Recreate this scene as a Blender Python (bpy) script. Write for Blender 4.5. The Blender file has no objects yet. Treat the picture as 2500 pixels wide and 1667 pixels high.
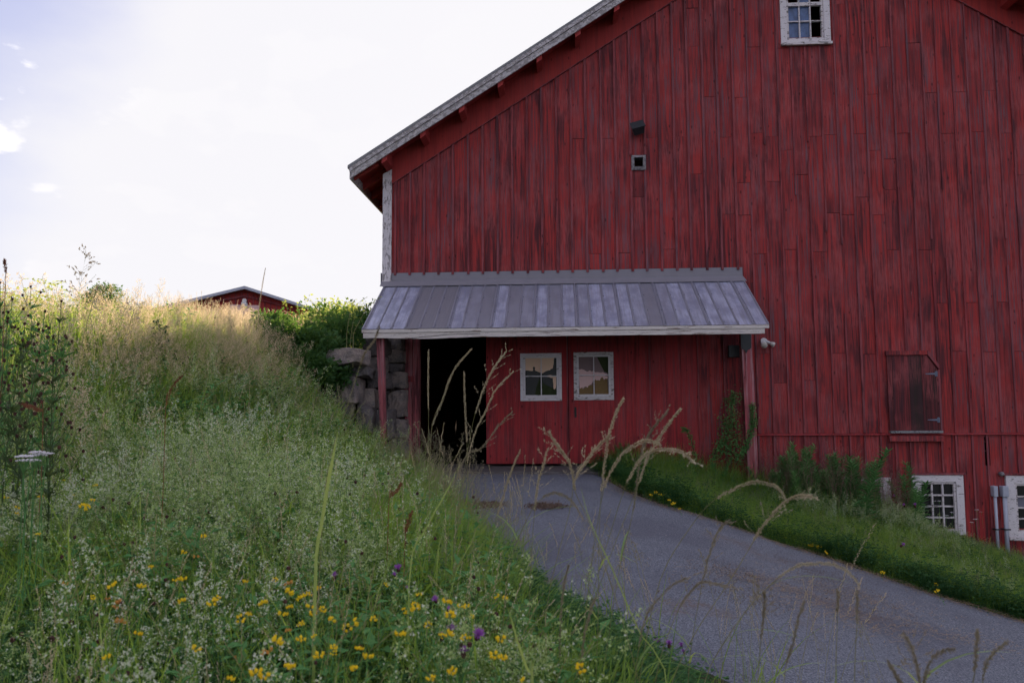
import bpy, math, random
import numpy as np
from mathutils import Vector, Matrix, noise as mnoise

random.seed(7)
RS = np.random.RandomState(11)
R = math.radians
SC = bpy.context.scene

# ------------------------------------------------------------------ camera
F = 1900.0
CAM = Vector((0.0, -13.1, 1.0))
YAW, PITCH, ROLL = math.atan(118 / F), math.atan(157 / F), 0.006
CM = Matrix.Rotation(YAW, 3, 'Z') @ Matrix.Rotation(math.pi / 2 + PITCH, 3, 'X') @ Matrix.Rotation(-ROLL, 3, 'Z')
cd = bpy.data.cameras.new('camera')
cam = bpy.data.objects.new('camera', cd)
SC.collection.objects.link(cam)
cam.matrix_world = Matrix.Translation(CAM) @ CM.to_4x4()
cd.sensor_width = 36.0
cd.lens = 36.0 * F / 2500.0
cd.clip_start = 0.05
cd.clip_end = 1500.0
cd.dof.use_dof = True
cd.dof.focus_distance = 12.0
cd.dof.aperture_fstop = 6.3
SC.camera = cam

# ------------------------------------------------------------------ sun, sky, exposure
SUN = Vector((0.03, 0.91, 0.405)).normalized()
sl = bpy.data.lights.new('sun', 'SUN')
sl.energy = 5.0
sl.angle = R(0.6)
sl.color = (1.0, 0.80, 0.58)
so = bpy.data.objects.new('sun', sl)
so.rotation_euler = SUN.to_track_quat('Z', 'Y').to_euler()
so.location = (20, 20, 30)
SC.collection.objects.link(so)

W = bpy.data.worlds.new('World')
SC.world = W
W.use_nodes = True
nt = W.node_tree
nt.nodes.clear()


def N(nt, t, **kw):
    n = nt.nodes.new(t)
    for k, v in kw.items():
        setattr(n, k, v)
    return n


out = N(nt, 'ShaderNodeOutputWorld')
bg = N(nt, 'ShaderNodeBackground')
bg.inputs[1].default_value = 0.10
sky = N(nt, 'ShaderNodeTexSky', sky_type='NISHITA', sun_disc=False)
sky.sun_elevation = math.asin(SUN.z)
sky.sun_rotation = math.atan2(SUN.x, SUN.y)
sky.air_density = 1.0
sky.dust_density = 1.2
sky.ozone_density = 1.5
tc = N(nt, 'ShaderNodeTexCoord')
dot = N(nt, 'ShaderNodeVectorMath', operation='DOT_PRODUCT')
nt.links.new(tc.outputs['Generated'], dot.inputs[0])
dot.inputs[1].default_value = (0.48, 0.85, -0.25)
mp = N(nt, 'ShaderNodeMapping')
mp.inputs['Scale'].default_value = (1.0, 1.0, 2.2)
mp.inputs['Location'].default_value = (9.59, 4.97, 2.31)
nt.links.new(tc.outputs['Generated'], mp.inputs[0])
nz = N(nt, 'ShaderNodeTexNoise')
nz.inputs['Scale'].default_value = 2.6
nz.inputs['Detail'].default_value = 7
nz.inputs['Roughness'].default_value = 0.55
nt.links.new(mp.outputs[0], nz.inputs['Vector'])
addn = N(nt, 'ShaderNodeMath', operation='MULTIPLY_ADD')
nt.links.new(nz.outputs[0], addn.inputs[0])
addn.inputs[1].default_value = 0.22
nt.links.new(dot.outputs['Value'], addn.inputs[2])
mr = N(nt, 'ShaderNodeMapRange', interpolation_type='SMOOTHSTEP')
mr.inputs['From Min'].default_value = 0.335
mr.inputs['From Max'].default_value = 0.50
mr.inputs['To Min'].default_value = 0.0
mr.inputs['To Max'].default_value = 0.97
nt.links.new(addn.outputs[0], mr.inputs[0])
thin = N(nt, 'ShaderNodeMix', data_type='RGBA')        # thin high cloud over blue
thin.inputs[0].default_value = 0.8
nt.links.new(sky.outputs[0], thin.inputs[6])
thin.inputs[7].default_value = (2.9, 2.9, 4.1, 1)
mix = N(nt, 'ShaderNodeMix', data_type='RGBA')
nt.links.new(mr.outputs[0], mix.inputs[0])
nz2 = N(nt, 'ShaderNodeTexNoise')
nz2.inputs['Scale'].default_value = 6.0
nz2.inputs['Detail'].default_value = 9
nz2.inputs['Roughness'].default_value = 0.52
nt.links.new(mp.outputs[0], nz2.inputs['Vector'])
cm_ = N(nt, 'ShaderNodeMapRange', interpolation_type='SMOOTHSTEP')
cm_.inputs['From Min'].default_value = 0.52
cm_.inputs['From Max'].default_value = 0.57
nt.links.new(nz2.outputs[0], cm_.inputs[0])
cum = N(nt, 'ShaderNodeMix', data_type='RGBA')         # sunlit cumulus
nt.links.new(cm_.outputs[0], cum.inputs[0])
nt.links.new(thin.outputs[2], cum.inputs[6])
cum.inputs[7].default_value = (6.6, 6.4, 6.5, 1)
nt.links.new(cum.outputs[2], mix.inputs[6])
mix.inputs[7].default_value = (4.75, 4.68, 4.85, 1)      # a bright veil of thin cloud
nt.links.new(mix.outputs[2], bg.inputs[0])
nt.links.new(bg.outputs[0], out.inputs[0])

SC.cycles.max_bounces = 6
SC.cycles.diffuse_bounces = 3
SC.cycles.glossy_bounces = 2
SC.cycles.transmission_bounces = 4
SC.cycles.caustics_reflective = False
SC.cycles.caustics_refractive = False
SC.cycles.use_adaptive_sampling = True
SC.cycles.adaptive_threshold = 0.03
SC.view_settings.view_transform = 'Standard'
SC.view_settings.look = 'None'
SC.view_settings.gamma = 1.0
SC.view_settings.use_curve_mapping = False
SC.view_settings.exposure = 1.0

# ------------------------------------------------------------------ picture <-> place helpers


def ray(px, py):
    return CM @ Vector(((px - 1250) / F, -(py - 833.5) / F, -1.0))


def onY(px, py, Y=0.0):
    d = ray(px, py)
    return CAM + d * ((Y - CAM.y) / d.y)


def atd(px, py, dist):
    d = ray(px, py)
    return CAM + d * (dist / d.y)


def proj(p):
    q = CM.transposed() @ (Vector(p) - CAM)
    if q.z > -0.05:
        return (-9999, -9999)
    return (1250 + F * q.x / -q.z, 833.5 - F * q.y / -q.z)


def sm(t):
    t = min(1.0, max(0.0, t))
    return t * t * (3 - 2 * t)


def base(X, Y):
    z = 0.065 * min(Y, 0)
    if X > 0.5:
        z -= 0.19 * (min(X, 14) - 0.5) * min(1, (X - 0.5) / 2)
    if X > 4.8:
        z -= 0.13 * (min(X, 14) - 4.8) * min(1, (X - 4.8) / 1.5)
    return max(z, -4.5)


YK = [-60, -16, -13, -10.8, -9.4, -8.46, -7.56, -6.6, -5.4, -3.57, -2.5, -1.9, -1.7, 60]
XK = [40, 7.2, 4.6, 3.0, 1.9, 0.98, 0.13, -0.28, -0.77, -1.35, -1.9, -2.7, -3.05, -3.05]
WK = [9, 6, 5.5, 5, 5, 4.8, 4.6, 4.4, 4.0, 3.2, 2.4, 1.2, 0.45, 0.45]


def g(X, Y):
    z = base(X, Y)
    x0 = float(np.interp(Y, YK, XK))
    w = float(np.interp(Y, YK, WK))
    s = x0 - X
    if s > 0:
        low = 0.55 * sm(s / 3.2) * sm((Y + 22) / 6)
        yy_ = Y + max(0, -X - 3) * 0.15
        hi = (1.30 * sm((yy_ + 9.6) / 5.4) + 0.62 * sm((yy_ + 6.5) / 9.0)) * sm(s / w)
        near = 0.22 * sm(s / 0.5) * sm((-Y - 2) / 2)
        z += max(low * (1 - sm((Y + 6) / 5)), 0) + hi + near * 0.5
        z += 0.10 * mnoise.noise(Vector((X * 0.45, Y * 0.45, 3))) * sm(s / 2)
    elif Y > -9 and X > 0.6:
        z += 0.05 * mnoise.noise(Vector((X * 0.6, Y * 0.6, 8)))
    return z


def hit(px, py, h=0.0):
    d = ray(px, py)
    t = 1.2
    while t < 60:
        p = CAM + d * t
        if p.z < g(p.x, p.y) + h:
            return p
        t += 0.03
    return CAM + d * 25


# drive edges (top to bottom of the picture, then on past the frame)
LE = [(-2.05, -0.75), (-1.94, -1.2), (-1.75, -2.2), (-1.42, -3.4), (-1.05, -4.5), (-0.77, -5.4), (-0.28, -6.6), (0.13, -7.56),
      (0.65, -8.25), (1.2, -8.75), (2.6, -10.2), (4.2, -12.0), (7, -15.5)]
RE = [(0.45, -0.75), (0.67, -1.19), (0.95, -2.4), (1.34, -3.15), (2.0, -3.5), (2.86, -3.75), (3.3, -4.25), (3.83, -4.78),
      (4.41, -5.15), (5.6, -5.9), (8, -7.8), (11, -10.5), (16, -15.5)]


def in_drive(X, Y, m=0.0):
    if Y > -0.7:
        return False
    ly = [q[1] for q in LE][::-1]
    lx = [q[0] for q in LE][::-1]
    ry = [q[1] for q in RE][::-1]
    rx = [q[0] for q in RE][::-1]
    a = np.interp(Y, ly, lx)
    b = np.interp(Y, ry, rx)
    return a - m < X < b + m


# ------------------------------------------------------------------ object helpers
PLOC = {}


class MB:
    def __init__(self):
        self.v = []
        self.f = []
        self.m = []

    def face(self, pts, mi=0):
        i = len(self.v)
        self.v += [tuple(p) for p in pts]
        self.f.append(tuple(range(i, i + len(pts))))
        self.m.append(mi)

    def prism(self, a, b, mi=0):
        """two matching polygons (list of points) joined into a closed solid"""
        i = len(self.v)
        n = len(a)
        self.v += [tuple(p) for p in a] + [tuple(p) for p in b]
        self.f.append(tuple(i + k for k in range(n)))
        self.f.append(tuple(i + n + k for k in reversed(range(n))))
        for k in range(n):
            q = (k + 1) % n
            self.f.append((i + k, i + n + k, i + n + q, i + q))
        self.m += [mi] * (n + 2)

    def box(self, x0, x1, y0, y1, z0, z1, mi=0):
        self.prism([(x0, y0, z0), (x0, y0, z1), (x1, y0, z1), (x1, y0, z0)],
                   [(x0, y1, z0), (x0, y1, z1), (x1, y1, z1), (x1, y1, z0)], mi)

    def xz(self, poly, y0, y1, mi=0):
        self.prism([(x, y0, z) for x, z in poly], [(x, y1, z) for x, z in poly], mi)

    def tube(self, pts, rad, n=6, mi=0, cap=True):
        rings = []
        pts = [Vector(p) for p in pts]
        for k, p in enumerate(pts):
            t = (pts[min(k + 1, len(pts) - 1)] - pts[max(k - 1, 0)])
            t = t.normalized() if t.length > 1e-9 else Vector((0, 0, 1))
            u = t.cross(Vector((0.13, 0.97, 0.21)))
            if u.length < 0.1:
                u = t.cross(Vector((1, 0, 0)))
            u.normalize()
            w = t.cross(u)
            r = rad[k] if hasattr(rad, '__len__') else rad
            i = len(self.v)
            for j in range(n):
                a = 2 * math.pi * j / n
                self.v.append(tuple(p + (u * math.cos(a) + w * math.sin(a)) * r))
            rings.append(i)
        for k in range(len(rings) - 1):
            a, b = rings[k], rings[k + 1]
            for j in range(n):
                q = (j + 1) % n
                self.f.append((a + j, a + q, b + q, b + j))
                self.m.append(mi)
        if cap:
            self.f.append(tuple(rings[0] + j for j in reversed(range(n))))
            self.f.append(tuple(rings[-1] + j for j in range(n)))
            self.m += [mi, mi]

    def ribbon(self, pts, wid, side, mi=0):
        i = len(self.v)
        n = len(pts)
        for p, w in zip(pts, wid):
            p = Vector(p)
            self.v.append(tuple(p - side * w * 0.5))
            self.v.append(tuple(p + side * w * 0.5))
        for k in range(n - 1):
            a = i + 2 * k
            self.f.append((a, a + 1, a + 3, a + 2))
            self.m.append(mi)

    def leaf(self, p, d, up, L, Wd, mi=0):
        """a small folded leaf: 4 triangles in two halves"""
        p = Vector(p)
        d = d.normalized()
        s = d.cross(up)
        if s.length < 1e-3:
            s = d.cross(Vector((1, 0, 0)))
        s.normalize()
        nn = s.cross(d)
        i = len(self.v)
        mid = p + d * L * 0.45
        self.v += [tuple(p), tuple(mid - s * Wd * .5 + nn * Wd * .22), tuple(p + d * L - nn * L * .08), tuple(mid + s * Wd * .5 + nn * Wd * .22)]
        self.f += [(i, i + 2, i + 1), (i, i + 3, i + 2)]
        self.m += [mi, mi]

    def blob(self, c, r, mi=0, n=6, rings=3, jit=0.15):
        c = Vector(c)
        rr = r if hasattr(r, '__len__') else (r, r, r)
        i = len(self.v)
        self.v.append((c.x, c.y, c.z - rr[2]))
        for k in range(rings):
            th = math.pi * (k + 1) / (rings + 1)
            for j in range(n):
                a = 2 * math.pi * (j + 0.5 * k) / n
                q = 1 + random.uniform(-jit, jit)
                self.v.append((c.x + rr[0] * q * math.sin(th) * math.cos(a), c.y + rr[1] * q * math.sin(th) * math.sin(a), c.z - rr[2] * q * math.cos(th)))
        self.v.append((c.x, c.y, c.z + rr[2]))
        top = i + 1 + rings * n
        for j in range(n):
            q = (j + 1) % n
            self.f.append((i, i + 1 + q, i + 1 + j))
            self.f.append((top, top - n + j, top - n + q))
            self.m += [mi, mi]
            for k in range(rings - 1):
                a = i + 1 + k * n
                self.f.append((a + j, a + q, a + n + q, a + n + j))
                self.m.append(mi)

    def mesh(self, name, mats, smooth=False):
        me = bpy.data.meshes.new(name)
        me.from_pydata(self.v, [], self.f)
        for m in (mats if isinstance(mats, (list, tuple)) else [mats]):
            me.materials.append(m)
        if len(me.materials) > 1:
            me.polygons.foreach_set('material_index', self.m)
        if smooth:
            me.polygons.foreach_set('use_smooth', [True] * len(me.polygons))
        me.update()
        return me


def link(name, me, parent=None, bevel=0.0):
    o = bpy.data.objects.new(name, me)
    SC.collection.objects.link(o)
    if parent is not None:
        o.parent = parent
        o.location = -PLOC[parent]
    PLOC[o] = Vector((0, 0, 0))
    if bevel:
        b = o.modifiers.new('bevel', 'BEVEL')
        b.width = bevel
        b.segments = 2
        b.limit_method = 'ANGLE'
    return o


def obj(name, mb, mat, parent=None, smooth=False, bevel=0.0):
    return link(name, mb.mesh(name, mat, smooth), parent, bevel)


def empty(name, loc, label, cat, group=None):
    o = bpy.data.objects.new(name, None)
    SC.collection.objects.link(o)
    o.location = loc
    o.empty_display_size = 0.2
    PLOC[o] = Vector(loc)
    return tag(o, label, cat, group)


def tag(o, label=None, cat=None, group=None, kind=None):
    if label:
        o['label'] = label
    if cat:
        o['category'] = cat
    if group:
        o['group'] = group
    if kind:
        o['kind'] = kind
    elif cat:
        o['kind'] = 'thing'
    return o


# ------------------------------------------------------------------ materials
def newmat(name, rough=0.8, spec=0.3):
    m = bpy.data.materials.new(name)
    m.use_nodes = True
    t = m.node_tree
    b = t.nodes['Principled BSDF']
    b.inputs['Roughness'].default_value = rough
    b.inputs['Specular IOR Level'].default_value = spec
    return m, t, b


def ln(t, a, b):
    t.links.new(a, b)


def objvec(t, scale, rnd=0.0, seed=0.0):
    """object coordinates, stretched, and shifted by the object's random number"""
    c = N(t, 'ShaderNodeTexCoord')
    mpn = N(t, 'ShaderNodeMapping')
    mpn.inputs['Scale'].default_value = scale
    ln(t, c.outputs['Object'], mpn.inputs[0])
    oi = N(t, 'ShaderNodeObjectInfo')
    cm = N(t, 'ShaderNodeMath', operation='MULTIPLY_ADD')
    ln(t, oi.outputs['Random'], cm.inputs[0])
    cm.inputs[1].default_value = rnd
    cm.inputs[2].default_value = seed
    ad = N(t, 'ShaderNodeVectorMath', operation='ADD')
    ln(t, mpn.outputs[0], ad.inputs[0])
    ln(t, cm.outputs[0], ad.inputs[1])
    return ad.outputs[0], oi.outputs['Random']


def noise(t, vec, scale=1.0, detail=5, rough=0.6, dist=0.0):
    n = N(t, 'ShaderNodeTexNoise')
    n.inputs['Scale'].default_value = scale
    n.inputs['Detail'].default_value = detail
    n.inputs['Roughness'].default_value = rough
    n.inputs['Distortion'].default_value = dist
    ln(t, vec, n.inputs['Vector'])
    return n.outputs[0]


def ramp(t, val, a, b, lo=0.0, hi=1.0):
    r = N(t, 'ShaderNodeMapRange', interpolation_type='SMOOTHSTEP')
    r.inputs['From Min'].default_value = a
    r.inputs['From Max'].default_value = b
    r.inputs['To Min'].default_value = lo
    r.inputs['To Max'].default_value = hi
    ln(t, val, r.inputs[0])
    return r.outputs[0]


def mixc(t, fac, a, b):
    m = N(t, 'ShaderNodeMix', data_type='RGBA')
    if isinstance(fac, float):
        m.inputs[0].default_value = fac
    else:
        ln(t, fac, m.inputs[0])
    for i, c in ((6, a), (7, b)):
        if isinstance(c, tuple):
            m.inputs[i].default_value = (*c, 1)
        else:
            ln(t, c, m.inputs[i])
    return m.outputs[2]


def mul(t, a, k):
    m = N(t, 'ShaderNodeMath', operation='MULTIPLY')
    ln(t, a, m.inputs[0])
    if isinstance(k, float):
        m.inputs[1].default_value = k
    else:
        ln(t, k, m.inputs[1])
    return m.outputs[0]


def bump(t, b, h, strength=0.4, dist=0.01):
    n = N(t, 'ShaderNodeBump')
    n.inputs['Strength'].default_value = strength
    n.inputs['Distance'].default_value = dist
    ln(t, h, n.inputs['Height'])
    ln(t, n.outputs[0], b.inputs['Normal'])


def red_wood(name, c1, c2, grey=(0.15, 0.085, 0.105), wear=0.5, scr=0.5, dark=(0.035, 0.010, 0.012)):
    m, t, b = newmat(name, 0.78, 0.25)
    v1, rnd = objvec(t, (42, 42, 1.3), 37.0)
    v2, _ = objvec(t, (14, 14, 1.0), 21.0, 5.0)
    v3, _ = objvec(t, (70, 70, 5.0), 11.0, 3.0)
    vk, _ = objvec(t, (7.5, 7.5, 3.4), 91.0, 3.0)
    vb, _ = objvec(t, (0.45, 0.45, 0.5), 0.6, 2.0)
    grain = noise(t, v1, 1, 7, 0.65)
    patch = noise(t, v2, 1, 6, 0.62, 0.6)
    fine = noise(t, v3, 1, 4, 0.6)
    broad = noise(t, vb, 1.2, 3, 0.5)
    col = mixc(t, ramp(t, rnd, 0, 1, 0, 0.75), c1, c2)
    col = mixc(t, ramp(t, grain, 0.38, 0.66, 0, 0.22 + 0.62 * min(1, wear)), col, dark)
    # dark weather stains where the broad noise lets them
    st = mul(t, ramp(t, patch, 0.47, 0.60), ramp(t, broad, 0.38, 0.60))
    col = mixc(t, mul(t, st, 0.80 * min(1, wear * 1.6)), col, (0.050, 0.018, 0.024))
    fade = ramp(t, noise(t, vb, 3.1, 4, 0.55), 0.42, 0.64, 0, 0.5 * min(1, wear * 1.5))
    col = mixc(t, mul(t, fade, ramp(t, fine, 0.35, 0.6)), col, (0.36, 0.090, 0.095))
    # greyed bare wood
    gw = mul(t, ramp(t, patch, 0.60, 0.44, 0, 1), ramp(t, grain, 0.44, 0.62))
    gw2 = mul(t, gw, ramp(t, broad, 0.62, 0.38, 0.15, 1))
    col = mixc(t, mul(t, gw2, float(wear)), col, grey)
    # pale scuffs
    col = mixc(t, mul(t, ramp(t, fine, 0.70, 0.78), float(scr)), col, (0.36, 0.20, 0.21))
    # knots
    vo = N(t, 'ShaderNodeTexVoronoi')
    vo.inputs['Scale'].default_value = 1.0
    ln(t, vk, vo.inputs['Vector'])
    col = mixc(t, mul(t, ramp(t, vo.outputs['Distance'], 0.13, 0.06), 0.65), col, (0.03, 0.007, 0.008))
    ln(t, col, b.inputs['Base Color'])
    bump(t, b, grain, 0.5, 0.006)
    return m


def peel_paint(name, white=(0.62, 0.58, 0.60), wood=(0.22, 0.19, 0.19), amount=0.5, sc=(9, 9, 9), tint=None):
    m, t, b = newmat(name, 0.7, 0.3)
    v1, rnd = objvec(t, sc, 13.0)
    v2, _ = objvec(t, tuple(s * 4 for s in sc), 5.0)
    a = noise(t, v1, 1, 8, 0.68, 0.5)
    c = noise(t, v2, 1, 4, 0.6)
    wcol = mixc(t, ramp(t, c, 0.3, 0.7), wood, tuple(x * 0.6 for x in wood))
    pcol = mixc(t, ramp(t, c, 0.35, 0.75), white, tuple(x * 0.82 for x in white))
    k = 0.35 + 0.3 * amount
    col = mixc(t, ramp(t, a, k - 0.012, k + 0.012), wcol, pcol)
    ln(t, col, b.inputs['Base Color'])
    bump(t, b, ramp(t, a, k - 0.012, k + 0.012), 0.6, 0.003)
    return m


def plain(name, c, rough=0.7, spec=0.4, metal=0.0, var=0.25, scale=18.0):
    m, t, b = newmat(name, rough, spec)
    v, rnd = objvec(t, (scale,) * 3, 7.0)
    n = noise(t, v, 1, 5, 0.6)
    col = mixc(t, n, tuple(x * (1 - var) for x in c), tuple(min(1, x * (1 + var)) for x in c))
    ln(t, col, b.inputs['Base Color'])
    b.inputs['Metallic'].default_value = metal
    bump(t, b, n, 0.2, 0.003)
    return m


def leafmat(name, c1, c2, trans=0.45, tcol=None, rough=0.55):
    """foliage: reflects and lets light through; colour varies from plant to plant and leaf to leaf"""
    m = bpy.data.materials.new(name)
    m.use_nodes = True
    t = m.node_tree
    t.nodes.clear()
    o = N(t, 'ShaderNodeOutputMaterial')
    oi = N(t, 'ShaderNodeObjectInfo')
    ge = N(t, 'ShaderNodeNewGeometry')
    add = N(t, 'ShaderNodeMath', operation='MULTIPLY_ADD')
    ln(t, ge.outputs['Random Per Island'], add.inputs[0])
    add.inputs[1].default_value = 0.45
    m2 = mul(t, oi.outputs['Random'], 0.55)
    ln(t, m2, add.inputs[2])
    col = mixc(t, add.outputs[0], c1, c2)
    d = N(t, 'ShaderNodeBsdfPrincipled')
    d.inputs['Roughness'].default_value = rough
    d.inputs['Specular IOR Level'].default_value = 0.25
    ln(t, col, d.inputs['Base Color'])
    tr = N(t, 'ShaderNodeBsdfTranslucent')
    tcc = mixc(t, 0.55, col, tcol if tcol else tuple(min(1, x * 1.8) for x in c2))
    ln(t, tcc, tr.inputs['Color'])
    ms = N(t, 'ShaderNodeMixShader')
    ms.inputs[0].default_value = trans
    ln(t, d.outputs[0], ms.inputs[1])
    ln(t, tr.outputs[0], ms.inputs[2])
    ln(t, ms.outputs[0], o.inputs[0])
    return m


M = {}
M['red'] = red_wood('red_board', (0.375, 0.036, 0.034), (0.28, 0.030, 0.032), wear=0.8, scr=0.8)
M['red_batten'] = red_wood('red_batten', (0.31, 0.045, 0.052), (0.26, 0.070, 0.080), wear=0.9, scr=1.0)
M['red_clean'] = red_wood('red_painted', (0.37, 0.038, 0.034), (0.33, 0.034, 0.032), wear=0.15, scr=0.2)
M['red_door'] = red_wood('red_door', (0.36, 0.030, 0.034), (0.31, 0.030, 0.034), wear=0.35, scr=0.4)
M['red_post'] = red_wood('red_post', (0.42, 0.095, 0.11), (0.44, 0.13, 0.15), grey=(0.52, 0.30, 0.33), wear=1.0, scr=1.0)
M['red_dark'] = red_wood('dark_stained_board', (0.17, 0.026, 0.030), (0.09, 0.022, 0.024), grey=(0.02, 0.016, 0.016), wear=1.0, scr=0.2)
M['rake'] = peel_paint('peeling_white_rake', (0.50, 0.47, 0.48), (0.33, 0.30, 0.30), 0.48, (16, 16, 22))
M['corner'] = peel_paint('peeling_white_corner', (0.62, 0.58, 0.61), (0.34, 0.31, 0.32), 0.36, (22, 22, 7))
M['white'] = peel_paint('white_trim', (0.66, 0.62, 0.64), (0.28, 0.25, 0.24), 0.16, (10, 10, 30))
M['white_worn'] = peel_paint('worn_white_trim', (0.62, 0.57, 0.58), (0.24, 0.21, 0.20), 0.30, (8, 8, 30))
M['fascia'] = peel_paint('white_fascia', (0.60, 0.55, 0.52), (0.22, 0.16, 0.13), 0.22, (3, 10, 50))
M['grey_wood'] = peel_paint('grey_wood', (0.25, 0.23, 0.24), (0.15, 0.14, 0.15), 0.4, (30, 30, 30))
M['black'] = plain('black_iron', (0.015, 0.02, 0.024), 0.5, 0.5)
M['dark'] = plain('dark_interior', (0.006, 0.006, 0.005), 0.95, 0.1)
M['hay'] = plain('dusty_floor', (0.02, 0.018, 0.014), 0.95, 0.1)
M['lampwhite'] = plain('white_plastic', (0.6, 0.6, 0.62), 0.35, 0.5)
M['conduit'] = plain('grey_conduit', (0.36, 0.38, 0.46), 0.4, 0.5, var=0.1)
M['flash'] = plain('grey_flashing', (0.20, 0.19, 0.22), 0.5, 0.4, 0.0, 0.12, 5.0)
M['tin_edge'] = plain('roof_metal', (0.16, 0.16, 0.17), 0.45, 0.5, 0.3, 0.2, 4.0)


def roof_metal():
    m, t, b = newmat('painted_porch_tin', 0.42, 0.5)
    v1, rnd = objvec(t, (50, 2.0, 2.0), 9.0)
    v2, _ = objvec(t, (6, 3, 3), 9.0, 4.0)
    v3, _ = objvec(t, (60, 60, 60), 9.0, 4.0)
    a = noise(t, v1, 1, 6, 0.6)
    c = noise(t, v2, 1, 5, 0.6)
    e = noise(t, v3, 1, 3, 0.6)
    colr = N(t, 'ShaderNodeAttribute', attribute_type='OBJECT', attribute_name='worn')
    wornness = colr.outputs['Fac']
    paint = (0.17, 0.165, 0.195)
    bare = mixc(t, ramp(t, c, 0.35, 0.65), (0.38, 0.39, 0.52), (0.22, 0.23, 0.33))
    f = mul(t, ramp(t, a, 0.30, 0.62, 0.35, 1), wornness)
    col = mixc(t, f, paint, bare)
    col = mixc(t, mul(t, ramp(t, e, 0.68, 0.74), 0.6), col, (0.03, 0.03, 0.04))
    ln(t, col, b.inputs['Base Color'])
    ln(t, ramp(t, a, 0.2, 0.8, 0.3, 0.6), b.inputs['Roughness'])
    bump(t, b, c, 0.15, 0.01)
    return m


M['tin'] = roof_metal()


def glass(name, c, rough=0.08, alpha=1.0):
    m, t, b = newmat(name, rough, 0.35)
    v, _ = objvec(t, (9, 9, 6), 3.0)
    n = noise(t, v, 1, 4, 0.6)
    col = mixc(t, ramp(t, n, 0.3, 0.7), tuple(x * 0.7 for x in c), tuple(x * 1.35 for x in c))
    ln(t, col, b.inputs['Base Color'])
    bump(t, b, n, 0.05, 0.01)
    return m


M['blue_pane'] = glass('dusty_sky_blue_pane', (0.075, 0.12, 0.24), 0.3)  # reflected sky put into the base blue, with a dusty film
M['black_pane'] = glass('dark_pane', (0.004, 0.005, 0.005), 0.35)
M['green_pane'] = glass('dark_green_pane', (0.006, 0.009, 0.007), 0.4)
M['grey_sheet'] = plain('grey_board', (0.16, 0.16, 0.20), 0.6, 0.3, var=0.08)
M['peach'] = plain('peach_reflection', (0.72, 0.50, 0.35), 0.6, 0.3, var=0.06, scale=6)  # peach reflection in the door glass, put in as plain colour
M['pink'] = plain('pink_reflection_and_door', (0.68, 0.46, 0.44), 0.6, 0.3, var=0.12, scale=8)  # painted door glass reflection; also the colour of the far barn door
M['mauve'] = plain('mauve_reflection', (0.19, 0.13, 0.13), 0.6, 0.3, var=0.12, scale=8)  # grey-mauve reflection painted straight onto the door panes
M['reflgrass'] = plain('grass_reflection', (0.20, 0.13, 0.06), 0.9, 0.1, var=0.5, scale=60)  # reflected grass put in as a brown colour
M['reflolive'] = plain('olive_reflection', (0.035, 0.045, 0.020), 0.9, 0.1, var=0.4, scale=20)  # darker olive part of the reflection, put in as colour


def asphalt():
    m, t, b = newmat('asphalt', 0.85, 0.3)
    v, _ = objvec(t, (1, 1, 1))
    s = noise(t, v, 75, 4, 0.75)
    s2 = noise(t, v, 45, 3, 0.6)
    p = noise(t, v, 0.9, 5, 0.55)
    col = mixc(t, ramp(t, s, 0.38, 0.64), (0.060, 0.066, 0.085), (0.225, 0.240, 0.288))
    col = mixc(t, ramp(t, s, 0.69, 0.76), col, (0.5, 0.49, 0.53))
    col = mixc(t, ramp(t, s2, 0.40, 0.25, 0, 0.6), col, (0.05, 0.05, 0.07))
    col = mixc(t, ramp(t, p, 0.46, 0.64, 0, 0.45), col, (0.075, 0.075, 0.10))
    v2, _ = objvec(t, (1, 1, 1), 0, 14.3)
    q = noise(t, v2, 0.75, 6, 0.65)
    col = mixc(t, mul(t, ramp(t, q, 0.60, 0.70), ramp(t, s2, 0.35, 0.6)), col, (0.13, 0.095, 0.085))
    ln(t, col, b.inputs['Base Color'])
    bump(t, b, s, 0.7, 0.006)
    return m


M['asphalt'] = asphalt()


def mottled(name, ca, cb, cc, sc=3.0, rough=0.95, bs=0.6):
    m, t, b = newmat(name, rough, 0.15)
    v, _ = objvec(t, (1, 1, 1), 4.0)
    a = noise(t, v, sc, 6, 0.65)
    c = noise(t, v, sc * 9, 5, 0.65)
    col = mixc(t, ramp(t, a, 0.35, 0.65), ca, cb)
    col = mixc(t, ramp(t, c, 0.45, 0.7, 0, 0.8), col, cc)
    ln(t, col, b.inputs['Base Color'])
    bump(t, b, c, bs, 0.02)
    return m


M['soil'] = mottled('soil', (0.022, 0.028, 0.012), (0.035, 0.034, 0.018), (0.05, 0.05, 0.02))
M['concrete'] = mottled('old_concrete', (0.13, 0.12, 0.125), (0.09, 0.08, 0.08), (0.17, 0.155, 0.15), 4.0)
M['stone'] = mottled('field_stone', (0.27, 0.22, 0.20), (0.13, 0.12, 0.125), (0.36, 0.30, 0.26), 5.0, 0.9, 0.8)
M['stone_dark'] = mottled('dark_stone', (0.10, 0.095, 0.10), (0.15, 0.13, 0.13), (0.22, 0.19, 0.18), 5.0, 0.9, 0.8)
M['mortar'] = mottled('dark_rubble', (0.015, 0.014, 0.013), (0.02, 0.02, 0.018), (0.03, 0.03, 0.025))
M['drydirt'] = leafmat('dry_dirt', (0.10, 0.075, 0.065), (0.24, 0.18, 0.14), 0.0)
M['gravel'] = leafmat('grit', (0.12, 0.12, 0.14), (0.40, 0.39, 0.42), 0.0)
M['straw'] = leafmat('straw', (0.16, 0.11, 0.075), (0.36, 0.26, 0.17), 0.1)
M['debris'] = leafmat('dead_leaf_bits', (0.09, 0.06, 0.048), (0.22, 0.15, 0.11), 0.05)
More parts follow.
